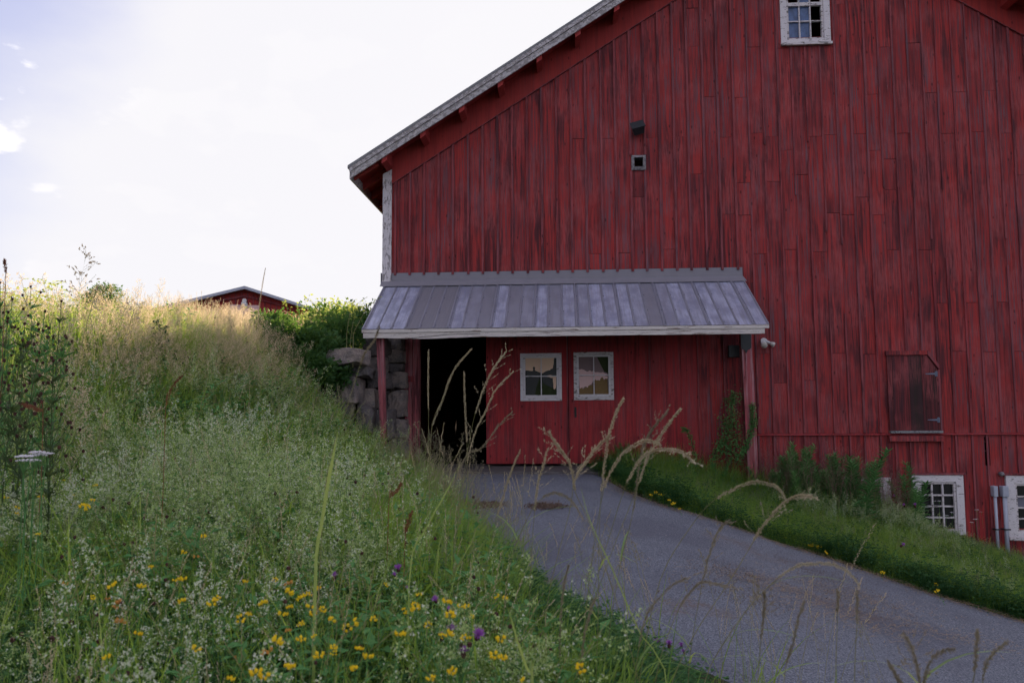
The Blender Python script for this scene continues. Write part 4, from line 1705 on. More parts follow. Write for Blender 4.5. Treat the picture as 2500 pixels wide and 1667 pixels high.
template('grass', [T_grass(34, .46, .0085, .15, [M['grass'], M['grass_pale']]) for _ in range(6)])
template('shortgrass', [T_grass(46, .20, .0045, .13, [M['grass'], M['grass_pale']], .08) for _ in range(5)])
template('longgrass', [T_grass(18, .68, .010, .14, [M['grass'], M['grass_pale']], .2) for _ in range(5)])


def T_airy(mats, n=7, H=.75, nb=20, spread=.075, sz=.008, Hh=.17, rad=.14, blades=10, ns=5):
    mb_ = MB()
    for _ in range(n):
        a = random.uniform(0, 6.28)
        r_ = rad * math.sqrt(random.random())
        h_ = H * random.uniform(.7, 1.1)
        pts = curve_pts((r_ * math.cos(a), r_ * math.sin(a), -.02), random.uniform(0, 6.28), random.uniform(.03, .3), h_, 6)
        stalk(mb_, pts, .0016, 0)
        panicle(mb_, pts, Hh * random.uniform(.8, 1.2), 0, 1, nb, spread, sz, ns)
    for _ in range(blades):
        a = random.uniform(0, 6.28)
        r_ = rad * math.sqrt(random.random())
        blade(mb_, (r_ * math.cos(a), r_ * math.sin(a), -.02), H * random.uniform(.4, .7), .005, 2)
    return mb_.mesh('airy_grass', mats)


template('airy', [T_airy([M['stemgold'], M['seed'], M['grass_pale']]) for _ in range(6)])
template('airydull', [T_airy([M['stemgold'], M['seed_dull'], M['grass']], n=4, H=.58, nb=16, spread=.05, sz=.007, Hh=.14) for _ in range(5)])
template('airyred', [T_airy([M['airy_red'], M['airy_red'], M['grass']], n=6, H=.75, nb=18, spread=.11, sz=.006, Hh=.30, blades=4, ns=3) for _ in range(4)])


def T_spike(mats, n=4, H=.75, rad=.12):
    mb_ = MB()
    for _ in range(n):
        a = random.uniform(0, 6.28)
        r_ = rad * math.sqrt(random.random())
        h_ = H * random.uniform(.7, 1.15)
        pts = curve_pts((r_ * math.cos(a), r_ * math.sin(a), -.02), random.uniform(0, 6.28), random.uniform(.05, .4), h_, 9)
        stalk(mb_, pts, .0018, 0)
        spike(mb_, pts[-3:], .1, .004, 1, 34, .009)
    return mb_.mesh('spiked_grass', mats)


template('spike', [T_spike([M['stemgold'], M['seed']]) for _ in range(4)])


def T_bed(mats, H=.5, n=9, dens=60, sp=.10, rad=.16):
    """bedstraw: frothy cone shaped heads above whorls of tiny leaves"""
    mb_ = MB()
    for _ in range(n):
        a = random.uniform(0, 6.28)
        r_ = rad * math.sqrt(random.random())
        h_ = H * random.uniform(.6, 1.15)
        pts = curve_pts((r_ * math.cos(a), r_ * math.sin(a), -.02), random.uniform(0, 6.28), random.uniform(.05, .5), h_, 6)
        stalk(mb_, pts, .0018, 2)
        for k in range(8):
            t = k / 9
            i = min(int(t * 5), 4)
            p = pts[i].lerp(pts[i + 1], t * 5 - i)
            for q in range(4):
                az = random.uniform(0, 6.28)
                mb_.leaf(p, V3((math.cos(az), math.sin(az), .25)), V3((0, 0, 1)), .028, .0065, 2)
        d = (pts[-1] - pts[-3])
        nb = 11
        for k in range(nb):
            t = (k + .5) / nb
            o_ = pts[-1] - d * (t * .9)
            az = k * 2.4 + random.uniform(-.4, .4)
            L = sp * (.10 + .75 * t) * random.uniform(.6, 1.2)
            e = (V3((math.cos(az), math.sin(az), .55))).normalized()
            stalk(mb_, [o_, o_ + e * L], .0009, 2)
            for q in range(int(dens / nb)):
                p = o_ + e * L * random.uniform(.35, 1.1) + V3((random.gauss(0, .006), random.gauss(0, .006), random.gauss(0, .005)))
                tri(mb_, p, random.uniform(.0028, .0052), 0 if random.random() < .8 else 1)
    return mb_.mesh('bedstraw', mats)


template('bed', [T_bed([M['froth'], M['frothwhite'], M['whorl']], .56, 5, 110, .11, .10) for _ in range(7)])
template('bedwhite', [T_bed([M['frothwhite'], M['froth'], M['whorl']], .60, 2, 130, .075, .06) for _ in range(4)])


def T_cover(mats, n=110, rad=.20, H=.22, L=.02):
    mb_ = MB()
    for _ in range(n):
        a = random.uniform(0, 6.28)
        r_ = rad * math.sqrt(random.random())
        h_ = H * random.uniform(.1, 1.0)
        p = V3((r_ * math.cos(a), r_ * math.sin(a), h_))
        for q in range(3):
            az = random.uniform(0, 6.28)
            mb_.leaf(p, V3((math.cos(az), math.sin(az), random.uniform(-.1, .6))), V3((0, 0, 1)), L * random.uniform(.6, 1.2), L * .6, 0)
        if random.random() < .3:
            stalk(mb_, [V3((p.x * .8, p.y * .8, 0)), p], .0015, 0)
    return mb_.mesh('ground_cover', mats)


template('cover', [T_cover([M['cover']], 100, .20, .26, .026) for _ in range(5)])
template('leafy', [T_cover([M['litleaf']], 90, .18, .5, .03) for _ in range(4)])


def T_clover(mats):
    mb_ = MB()
    for _ in range(3):
        a = random.uniform(0, 6.28)
        h_ = random.uniform(.25, .55)
        pts = curve_pts((random.gauss(0, .08), random.gauss(0, .08), 0), a, .2, h_, 5)
        stalk(mb_, pts, .0018, 1)
        mb_.blob(pts[-1], .008, 0, 5, 2)
    return mb_.mesh('seed_head', mats)


def T_herb(mats, n=5, H=.42, L=.07):
    mb_ = MB()
    for _ in range(n):
        pts = curve_pts((random.gauss(0, .05), random.gauss(0, .05), -.02), random.uniform(0, 6.28), random.uniform(.1, .5), H * random.uniform(.5, 1.1), 6)
        stalk(mb_, pts, .003, 1)
        for k in range(16):
            t = .1 + .9 * k / 16
            i = min(int(t * 5), 4)
            p = pts[i].lerp(pts[i + 1], t * 5 - i)
            a = k * 2.4
            l_ = L * (1.1 - .7 * t) * random.uniform(.6, 1.3)
            mb_.leaf(p, V3((math.cos(a), math.sin(a), random.uniform(-.1, .8))), V3((0, 0, 1)), l_, l_ * .42, 0)
    return mb_.mesh('herb', mats)


template('herb', [T_herb([M['weed'], M['stemgold']], 5, .44, .10 if k % 2 else .07) for k in range(6)])
template('buds', [T_clover([M['bud'], M['darkstem']]) for _ in range(3)])


def scatter(name, kind, P_, label, cat, smin=.8, smax=1.2, tilt=.12, group=None, fill=None):
    """one object nobody could count: copies of the forms set at the points by geometry nodes"""
    col, nk = TCOL[kind]
    n = len(P_)
    me_ = bpy.data.meshes.new(name)
    me_.from_pydata([tuple(p[:3]) for p in P_], [], [])
    at = me_.attributes.new('rot', 'FLOAT_VECTOR', 'POINT')
    rot = np.stack([RS.normal(0, tilt, n), RS.normal(0, tilt, n), RS.uniform(0, 6.283, n)], 1)
    at.data.foreach_set('vector', rot.astype(np.float32).ravel())
    at = me_.attributes.new('scl', 'FLOAT', 'POINT')
    s = RS.uniform(smin, smax, n) * np.array([p[3] if len(p) > 3 else 1.0 for p in P_])
    at.data.foreach_set('value', s.astype(np.float32))
    at = me_.attributes.new('idx', 'INT', 'POINT')
    at.data.foreach_set('value', RS.randint(0, nk, n).astype(np.int32))
    o = link(name, me_)
    ng = bpy.data.node_groups.new(name, 'GeometryNodeTree')
    ng.interface.new_socket('Geometry', in_out='INPUT', socket_type='NodeSocketGeometry')
    ng.interface.new_socket('Geometry', in_out='OUTPUT', socket_type='NodeSocketGeometry')
    gi = N(ng, 'NodeGroupInput')
    go = N(ng, 'NodeGroupOutput')
    ci = N(ng, 'GeometryNodeCollectionInfo')
    ci.inputs['Collection'].default_value = col
    ci.inputs['Separate Children'].default_value = True
    ci.inputs['Reset Children'].default_value = True
    ip = N(ng, 'GeometryNodeInstanceOnPoints')
    ip.inputs['Pick Instance'].default_value = True

    def na(nm, dt):
        a_ = N(ng, 'GeometryNodeInputNamedAttribute', data_type=dt)
        a_.inputs['Name'].default_value = nm
        return a_.outputs['Attribute']
    L_ = ng.links.new
    L_(gi.outputs[0], ip.inputs['Points'])
    L_(ci.outputs[0], ip.inputs['Instance'])
    L_(na('idx', 'INT'), ip.inputs['Instance Index'])
    L_(na('rot', 'FLOAT_VECTOR'), ip.inputs['Rotation'])
    L_(na('scl', 'FLOAT'), ip.inputs['Scale'])
    L_(ip.outputs[0], go.inputs[0])
    md = o.modifiers.new('scatter', 'NODES')
    md.node_group = ng
    tag(o, label, cat, group, 'stuff')
    return o


def in_barn(x, y):
    return x > -3.0 and y > -0.06


def leftedge(Y):
    ly = [q[1] for q in LE][::-1]
    lx = [q[0] for q in LE][::-1]
    return float(np.interp(Y, ly, lx))


def rightedge(Y):
    ly = [q[1] for q in RE][::-1]
    lx = [q[0] for q in RE][::-1]
    return float(np.interp(Y, ly, lx))


# sample the meadow; nearer ground gets more plants
meadow, verge = [], []
n_try = 110000
for _ in range(n_try):
    # distance from camera, biased to near
    d_ = 0.9 + 24 * RS.rand() ** 1.35
    a_ = RS.uniform(-0.82, 0.72)
    x = CAM.x + d_ * a_
    y = CAM.y + d_
    if in_barn(x, y) or y > 10:
        continue
    le = leftedge(y)
    if y > -0.75:
        le = -2.05
    if x < le - 0.02 and not (x > -3.05 and y > -0.9) and not (x > -3.7 and y > -1.0):
        z = g(x, y)
        meadow.append((x, y, z, d_))
    else:
        re_ = rightedge(y) if y < -0.75 else 0.55
        if x > re_ + 0.02 and y < -0.08:
            verge.append((x, y, g(x, y), d_))
print('meadow', len(meadow), 'verge', len(verge))


def px_of(p, h=.4):
    return proj((p[0], p[1], p[2] + h))


G = {k: [] for k in ('herb', 'grass', 'longgrass', 'airy', 'airydull', 'spike', 'bed', 'bedwhite', 'cover', 'leafy', 'buds', 'shortgrass')}
for (x, y, z, d_) in meadow:
    u, v = px_of((x, y, z))
    if u < -220 or u > 2500 or v > 2150:
        continue
    r_ = RS.rand()
    e = leftedge(y) - x if y < -0.75 else 5
    pn_ = mnoise.noise(V3((x * .8, y * .8, 0)))
    pn2 = mnoise.noise(V3((x * 1.5 + 9, y * 1.5, 4)))
    if d_ < 1.5 or (d_ < 2.0 and abs(x) < .5):
        continue
    near = sm((4.2 - d_) / 1.8)
    crest = sm((y + 5.8) / 3.4)
    nearbarn = sm((x + 4.0) / 1.5) * sm((y + 7) / 3)
    edge = min(1.0, max(0, e) / (1.3 if y < -4 else .7))
    hs = .55 + .45 * edge
    hs *= 1 - .18 * near
    if crest > RS.rand():
        if RS.rand() < .30:
            continue
        if u > 615 and y < .8:
            if r_ < .55:
                G['grass'].append((x, y, z, .6))
        elif r_ < .34 + .35 * pn_:
            G['airy'].append((x, y, z, (.8 + .3 * sm((y + 4) / 4)) if u > 200 else .9))
        elif r_ < .72:
            G['grass'].append((x, y, z, 1.0))
        elif r_ < .84:
            G['longgrass'].append((x, y, z, .8))
        elif r_ < .98 and u < 420:
            G['leafy'].append((x, y, z, 1.0 + .35 * sm((330 - u) / 250)))
        elif r_ < .96:
            G['spike'].append((x, y, z, .9))
        continue
    if .05 < e < .8 and y < -2.5 and r_ < .30:
        G['longgrass'].append((x, y, z, .55 + .35 * RS.rand()))
        continue
    if 260 < u < 720 and 800 < v < 990 and RS.rand() < .13 * (1 - sm((v - 880) / 110)):
        G['airy'].append((x, y, z, .75 + .3 * RS.rand()))
        continue
    bedz = sm(1.2 - abs((u - 450) / 620)) * sm((v - 900) / 80) * (1 - .85 * nearbarn)
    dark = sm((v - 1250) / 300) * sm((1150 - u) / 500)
    patch = sm((pn_ + .02) / .30) * .9 + .1
    patch2 = sm((pn2 + .0) / .3)
    b1 = .36 * bedz * patch * sm((mnoise.noise(V3((x * 2.3, y * 2.3, 11))) + .22) / .34) * (1 - .85 * dark)
    b2 = .12 * bedz * patch2 * (1 - .5 * dark)
    rimz = sm((u - 700) / 200) * sm((1450 - u) / 200) * sm((v - 1250) / 100)
    b1 = max(b1, .30 * rimz * patch2)
    if r_ < b1:
        G['bed'].append((x, y, z, hs))
    elif r_ < b1 + b2:
        G['bedwhite'].append((x, y, z, hs))
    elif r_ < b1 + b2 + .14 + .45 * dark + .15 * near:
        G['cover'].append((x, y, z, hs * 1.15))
    elif RS.rand() < .17:
        G['herb'].append((x, y, z, hs * RS.uniform(.7, 1.3)))
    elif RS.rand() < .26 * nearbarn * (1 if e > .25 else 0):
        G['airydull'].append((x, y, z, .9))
    elif r_ < .90:
        G['grass'].append((x, y, z, hs * (.9 + .2 * pn2)))
    elif r_ < .945:
        G['longgrass'].append((x, y, z, hs * .85))
    elif r_ < .955:
        G['buds'].append((x, y, z, hs))
    elif r_ < .965:
        G['spike'].append((x, y, z, hs * .8))
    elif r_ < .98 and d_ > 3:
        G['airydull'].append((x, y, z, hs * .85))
LBL = {
    'grass': ('meadow_grass', 'green grass blades covering the bank left of the driveway', 'grass'),
    'longgrass': ('long_grass', 'long arching grass blades standing among the meadow on the bank', 'grass'),
    'airy': ('golden_seed_grass', 'sunlit golden pink seed heads along the top of the bank', 'seed grass'),
    'airydull': ('brown_seed_grass', 'dull brown airy seed heads in the shaded lower meadow', 'seed grass'),
    'spike': ('spiked_grass', 'thin spiked seed stems scattered through the meadow', 'seed grass'),
    'bed': ('bedstraw', 'frothy cream green bedstraw drifts across the middle of the bank', 'wildflowers'),
    'bedwhite': ('white_bedstraw', 'whiter flower plumes among the cream bedstraw drifts', 'wildflowers'),
    'cover': ('ground_cover', 'low dark clover leaves under the flowers in front', 'ground cover'),
    'herb': ('broad_leaf_weeds', 'broader leaved green weeds mixed into the shaded meadow', 'weeds'),
    'leafy': ('leafy_undergrowth', 'bright sunlit leaves on the upper left of the bank', 'undergrowth'),
    'buds': ('brown_buds', 'small brown spent buds dotted through the meadow', 'seed heads'),
}
for (px_, py_, d_) in ((105, 640, 4.6), (130, 610, 4.9), (150, 635, 5.2), (90, 660, 4.4), (60, 675, 4.2), (210, 665, 6.0), (240, 690, 6.5), (335, 700, 7.0), (390, 700, 7.5), (20, 640, 4.4), (170, 670, 5.5), (300, 690, 8)):
    q = atd(px_, py_, d_)
    gz_ = g(q.x, q.y)
    G['airy'].append((q.x, q.y, gz_, max(.6, min(2.0, (q.z - gz_) / .85))))
KH = {'grass': .46, 'longgrass': .66, 'airy': .8, 'airydull': .62, 'spike': .8, 'bed': .6, 'bedwhite': .64, 'cover': .25, 'leafy': .5, 'buds': .5, 'herb': .42}
for k in KH:
    keep = []
    for p in G[k]:
        u, v = proj((p[0] + .1, p[1], p[2] + KH[k] * p[3] * 1.15))
        lim = float(np.interp(u, [1000, 1110, 1290, 1550, 1700, 1800, 2500], [0, 1165, 1395, 1575, 1690, 1790, 1950]))
        if u > 1060 and v < lim - 25:
            u2, v2 = proj((p[0], p[1], p[2] + .16))
            lim2 = float(np.interp(u2, [1000, 1110, 1290, 1550, 1700, 1800, 2500], [0, 1165, 1395, 1575, 1690, 1790, 1950]))
            if v2 < lim2 - 12 or k in ('airy', 'airydull', 'spike', 'bed'):
                continue
            p = (p[0], p[1], p[2], .18 / KH[k])
        keep.append(p)
    G[k] = keep
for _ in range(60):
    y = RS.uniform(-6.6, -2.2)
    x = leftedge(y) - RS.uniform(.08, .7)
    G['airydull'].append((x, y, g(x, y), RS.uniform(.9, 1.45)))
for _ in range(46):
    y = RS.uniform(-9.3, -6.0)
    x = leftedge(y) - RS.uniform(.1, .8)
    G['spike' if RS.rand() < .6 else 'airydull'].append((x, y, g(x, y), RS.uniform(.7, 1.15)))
for k, (nm, lb, ct) in LBL.items():
    if G[k]:
        scatter(nm, k, G[k], lb, ct, *((.6, 1.35) if k in ('bed', 'bedwhite', 'longgrass', 'grass') else (.8, 1.2)))
        print(nm, len(G[k]))

VG = {k: [] for k in ('longgrass', 'herb', 'herb', 'shortgrass', 'grass', 'bed', 'bedwhite', 'cover', 'airyred', 'airydull')}
for (x, y, z, d_) in verge:
    u, v = px_of((x, y, z), .15)
    if u < 1300 or u > 2750:
        continue
    if d_ < 3.5:
        continue
    r_ = RS.rand()
    e = x - (rightedge(y) if y < -.75 else .55)
    yy = -y
    pn_ = mnoise.noise(V3((x * .9, y * .9, 7)))
    tallz = sm((x - 2.9) / .8) * sm((2.4 - yy) / 1.2)
    if yy < 1.2 and 2.9 < x < 5.3 and r_ < .05:
        VG['airyred'].append((x, y, z, 1.3))
        continue
    if e < .35:
        (VG['cover'] if r_ < .5 else VG['shortgrass']).append((x, y, z, RS.uniform(.4, 1.15)))
        continue
    if RS.rand() < .10:
        VG['longgrass'].append((x, y, z, (.45 + .4 * sm((1.6 - yy) / 1.0)) * (1 - .4 * sm((x - 5.0) / .6))))
        continue
    if RS.rand() < .14:
        VG['herb'].append((x, y, z, (.5 + .5 * sm((1.6 - yy) / 1.0)) * (1 - .4 * sm((x - 5.0) / .6))))
        continue
    if r_ < .34:
        VG['shortgrass'].append((x, y, z, 1.0 + .7 * RS.rand()))
    elif r_ < .44:
        VG['cover'].append((x, y, z, .8))
    elif r_ < .44 + .30 * tallz + .07 * sm((x - 3) / 2):
        (VG['bed'] if RS.rand() < .7 else VG['bedwhite']).append((x, y, z, (.6 + .25 * tallz) * (1 - .45 * sm((x - 5) / .8))))
    elif r_ < .80:
        VG['grass'].append((x, y, z, (.55 + .65 * sm((1.4 - yy) / 1.0) + .3 * pn_) * (1 - .5 * sm((x - 5.0) / .6))))
    elif yy < 1.3 and 3.2 < x < 5.2 and r_ < .90:
        VG['airyred'].append((x, y, z, 1.35))
    elif r_ < .84:
        VG['airydull'].append((x, y, z, .55))
VL = {
    'longgrass': ('shaggy_verge_grass', 'shaggy long grass blades standing up from the verge by the barn', 'grass'),
    'herb': ('verge_weeds', 'broad leaved weeds between driveway and barn wall', 'weeds'),
    'shortgrass': ('verge_grass', 'short green grass on the verge between driveway and barn wall', 'grass'),
    'grass': ('tall_verge_grass', 'taller grass growing against the foot of the barn wall', 'grass'),
    'bed': ('verge_bedstraw', 'pale frothy weeds in front of the basement windows', 'wildflowers'),
    'bedwhite': ('verge_white_flowers', 'small white flower sprays in front of the basement windows', 'wildflowers'),
    'cover': ('verge_ground_cover', 'dark creeping leaves along the right edge of the driveway', 'ground cover'),
    'airyred': ('airy_red_grass', 'wispy reddish seed stems rising above the weeds at the wall', 'seed grass'),
    'airydull': ('verge_seed_grass', 'thin brownish seed heads on the verge by the barn', 'seed grass'),
}
for k, (nm, lb, ct) in VL.items():
    if VG[k]:
        scatter(nm, k, VG[k], lb, ct)
        print(nm, len(VG[k]))

# straw and leaf litter on the drive
m = MB()
md_ = MB()
for _ in range(9000):
    k = RS.rand()
    if k < .55:
        t = RS.rand()
        P_ = resample(RE, 60)
        break
Rr = resample(RE[:10], 200)
Lr = resample(LE[:10], 200)
for _ in range(9000):
    k = RS.rand()
    if k < .62:
        q = Rr[RS.randint(20, 199)]
        x, y = q.x - abs(RS.normal(0, .14)) + .03, q.y + RS.normal(0, .05) - abs(RS.normal(0, .14))
    elif k < .75:
        x, y = RS.uniform(-2.0, .6), RS.normal(-.95, .12)
    else:
        cx_, cy_, sx_, sy_ = [(2.1, -6.5, .35, .25), (3.0, -6.3, .5, .18), (2.6, -5.6, .4, .2), (1.7, -6.1, .3, .15)][RS.randint(4)]
        x, y = RS.normal(cx_, sx_), RS.normal(cy_, sy_)
    z = base(x, y) + .022
    L = RS.uniform(.01, .05)
    a = RS.uniform(0, 6.28)
    w = .0026
    d = V3((math.cos(a), math.sin(a), 0))
    s = V3((-d.y, d.x, 0))
    p = V3((x, y, z))
    m.face([p - s * w, p + s * w, p + d * L + s * w + V3((0, 0, .004)), p + d * L - s * w + V3((0, 0, .004))])
o = obj('straw_litter', m, M['straw'])
tag(o, 'dry straw scattered along the driveway edge and on the asphalt', 'straw', kind='stuff')
pc = [hit(1150, 1240), hit(1190, 1236), hit(1335, 1240), hit(1120, 1232), hit(2010, 1400), hit(2080, 1480), hit(1840, 1465), hit(1790, 1410), hit(2060, 1440)]
m = MB()
m2_ = MB()
for _ in range(15000):
    qi = RS.randint(9)
    q = pc[qi]
    x, y = RS.normal(q.x, .11 if qi < 4 else .24), RS.normal(q.y, .10 if qi < 4 else .22)
    p = V3((x, y, base(x, y) + .02 + abs(RS.normal(0, .006))))
    tri(m if qi < 4 else m2_, p, RS.uniform(.005, .014) if qi < 4 else RS.uniform(.002, .006), 0)
o = obj('leaf_litter', m, M['debris'])
tag(obj('dry_dirt', m2_, M['drydirt']), 'brownish dry dirt and chaff smeared over the worn drive', 'dirt', kind='stuff')
tag(o, 'brown leaf litter gathered in a hollow of the driveway', 'leaf litter', kind='stuff')

m = MB()
for _ in range(5200):
    d_ = 3.2 + 9 * RS.rand() ** 1.4
    x, y = CAM.x + d_ * RS.uniform(-.25, .75), CAM.y + d_
    if not in_drive(x, y, -.05):
        continue
    z = base(x, y) + .012 + 0.02 * mnoise.noise(Vector((x * .8, y * .8, 1)))
    m.blob((x, y, z), (RS.uniform(.003, .008),) * 3, 0, 4, 1, .4)
o = obj('loose_gravel', m, M['gravel'])
tag(o, 'loose grit lying on the worn asphalt driveway', 'gravel', kind='stuff')

# ------------------------------------------------------------------ bramble by the stone wall
sh = empty('bramble_bush', (-4.3, -0.8, 1.2), 'dark green bramble bush piled beside the stone wall', 'bush')
m = MB()
ml = MB()
for (px_, py_, Y_, rx, rz, n_) in ((690, 830, -1.9, .42, .34, 2300), (760, 850, -1.9, .42, .34, 2000), (825, 815, -1.2, .45, .30, 1900), (660, 800, -1.6, .34, .26, 1300), (735, 895, -2.2, .36, .26, 1500), (885, 800, 0.1, .4, .38, 1300), (780, 905, -2.1, .30, .2, 900),
                              (820, 920, -1.75, .30, .22, 700), (800, 790, .3, .6, .42, 1400)):
    c = onY(px_, py_, Y_)
    leafball(m, c, (rx, rx * .8, rz), n_, .062, .042, 0, .35, .6)
obj('leaves', m, M['shrub'], sh)
m = MB()
for k in range(26):
    c = onY(RS.uniform(640, 880), RS.uniform(790, 850), RS.uniform(-2.1, .2))
    a = RS.uniform(0, 6.28)
    e = c + V3((math.cos(a) * .4, math.sin(a) * .3, RS.uniform(.25, .55)))
    mid = (c + e) / 2 + V3((0, 0, .12))
    m.tube([c - V3((0, 0, .5)), c, mid, e], [.006, .005, .003, .0015], 4)
    for q in range(12):
        t = q / 12
        p = mid.lerp(e, t) if t > .3 else c.lerp(mid, t / .3)
        ml.leaf(p, V3((random.gauss(0, 1), random.gauss(0, 1), .3)), V3((0, 0, 1)), .045, .028)
obj('cane', m, M['stemgold'], sh)
obj('sunlit_tips', ml, M['litleaf'], sh)  # lit tips of the bush, brightened by a paler leaf colour
# lighter shrub against the barn corner
for (lab, spots_, nm) in (('leafy sunlit bush behind the bramble at the barn corner', [(845, 770, 1.2, .5, .3, 1300), (800, 775, 2.0, .7, .35, 1500), (885, 785, .8, .35, .3, 900)], 'leafy_bush'),):
    t = empty(nm, tuple(onY(845, 830, 1.2)), lab, 'bush')
    m = MB()
    for (px_, py_, Y_, rx, rz, n_) in spots_:
        leafball(m, onY(px_, py_, Y_), (rx, rx * .7, rz), n_, .05, .035, 0, .3, .8)
    obj('leaves', m, M['litleaf'], t)

# vines on the right porch post
vn = empty('climbing_vine', (2.95, -.35, -.4), 'dark climbing vine around the foot of the right porch post', 'vine')
m = MB()
ms_ = MB()
runs = [([(1800, 1130), (1795, 1080), (1790, 1030), (1785, 985), (1792, 960)], -.30, 620, .10), ([(1810, 1110), (1830, 1060), (1838, 1020), (1836, 985)], -.40, 260, .04), ([(1800, 1120), (1830, 1080), (1845, 1020)], -.42, 220, .04),
        ([(1790, 1110), (1760, 1075), (1748, 1100), (1740, 1120)], -.3, 220, .06), ([(1700, 1130), (1690, 1080), (1675, 1048), (1668, 1045)], -.25, 170, .04), ([(1760, 1110), (1775, 1060), (1770, 1020)], -.25, 320, .10)]
for (pp, Y_, n_, s_) in runs:
    P_ = [onY(a, b, Y_) for a, b in pp]
    ms_.tube(P_, .006, 5)
    for _ in range(n_):
        t = RS.rand() * (len(P_) - 1)
        i = min(int(t), len(P_) - 2)
        p = P_[i].lerp(P_[i + 1], t - i) + V3((RS.normal(0, s_ * .6), RS.normal(0, s_ * .4), RS.normal(0, s_ * .5)))
        m.leaf(p, V3((random.gauss(0, 1), -1.0 + random.gauss(0, .5), random.gauss(-.4, .5))), V3((0, 0, 1)), .042, .034)
obj('stem', ms_, M['wood'], vn)
obj('leaves', m, M['weed'], vn)


# ------------------------------------------------------------------ single plants that can be told apart
def root_at(x, y):
    return V3((x, y, g(x, y)))


def path_pts(P_, n):
    """smooth curve through the points"""
    P_ = [V3(p) for p in P_]
    Q = [2 * P_[0] - P_[1]] + P_ + [2 * P_[-1] - P_[-2]]
    o_ = []
    segs = len(P_) - 1
    for k in range(n):
        f_ = k / (n - 1) * segs
        i = min(int(f_), segs - 1)
        t = f_ - i
        a, b, c, d = Q[i], Q[i + 1], Q[i + 2], Q[i + 3]
        o_.append(.5 * ((2 * b) + (c - a) * t + (2 * a - 5 * b + 4 * c - d) * t * t + (3 * b - a - 3 * c + d) * t ** 3))
    return o_


def grass_stem(head, stem, dist, label, mat='seed', dense=1.0, hr=.006, leaves=2, loose=False):
    """head: picture points from tip to base; stem: on down; everything at its own distance"""
    dz = [dist + .05 * i for i in range(len(head))]
    H = [atd(x, y, dz[i]) for i, (x, y) in enumerate(head)]
    S = [atd(x, y, dist + .05 * len(head) + .03 * i) for i, (x, y) in enumerate(stem)]
    last = S[-1] if S else H[-1]
    prev = S[-2] if len(S) > 1 else H[-1]
    v = (last - prev)
    v.normalize()
    v = (v + V3((0, 0, -.9))).normalized()
    gz_ = g(last.x, last.y)
    if last.z > gz_ + .05:
        k = (last.z - gz_) / max(.2, -v.z)
        e = last + v * k
        e.z = g(e.x, e.y) - .02
        S = S + [last.lerp(e, .5) + V3((0, 0, .0)), e]
    mat = 'seed_fg' if mat == 'seed' else 'seed_dull' if mat == 'stemgold' else mat
    t = empty('seeding_grass', tuple(S[-1]), label, 'grass stem', 'tall seeding grass stems in the foreground')
    C = path_pts(H + S, 44)
    nh = max(6, int(44 * len(H) / (len(H) + len(S))))
    hp = path_pts(H + S[:1], 24)
    m_ = MB()
    m_.tube(C, [.0005 + .0007 * (i / 43) for i in range(44)], 5)
    obj('stalk', m_, M['stemgold'], t)
    m_ = MB()
    L = sum((hp[i + 1] - hp[i]).length for i in range(23))
    n_ = int((70 + L * 650) * dense)
    if loose:
        for k in range(int(14 * dense)):
            u = k / (14 * dense)
            i = min(int(u * 23), 22)
            o0_ = hp[i]
            d = (hp[max(i - 1, 0)] - hp[i + 1]).normalized()
            az = random.uniform(0, 6.28)
            e = (d * 1.6 + V3((math.cos(az), math.sin(az), -.2))).normalized()
            Lb = .03 + .05 * u
            stalk(m_, [o0_, o0_ + e * Lb], .0008, 0)
            for q in range(5):
                w = random.uniform(.3, 1.05)
                seedlet(m_, o0_ + e * Lb * w, e + V3((random.gauss(0, .3),) * 3), .010, .0035, 0)
    spike(m_, hp[::-1], L, hr * (.48 if dist > 1.85 else .40), 0, int(n_ * (1.0 if dist > 1.85 else .75)), .0080)
    obj('seed_head', m_, M[mat], t)
    if leaves:
        m_ = MB()
        for q in range(leaves):
            i = random.randint(26, 40)
            b0 = C[i]
            az = random.uniform(0, 6.28)
            pts = [b0 + V3((math.cos(az) * .16 * s_ ** 1.3, math.sin(az) * .16 * s_ ** 1.3, .13 * s_ - .07 * s_ * s_)) for s_ in np.linspace(0, 1.2, 6)]
            m_.ribbon(pts, [.005, .0055, .005, .004, .003, .0006], V3((-math.sin(az), math.cos(az), .1)).normalized(), 0)
        obj('leaf', m_, M['grass_pale'], t)
    return t


def Z(pts, s, ox, oy):
    return [(a / s + ox, b / s + oy) for a, b in pts]


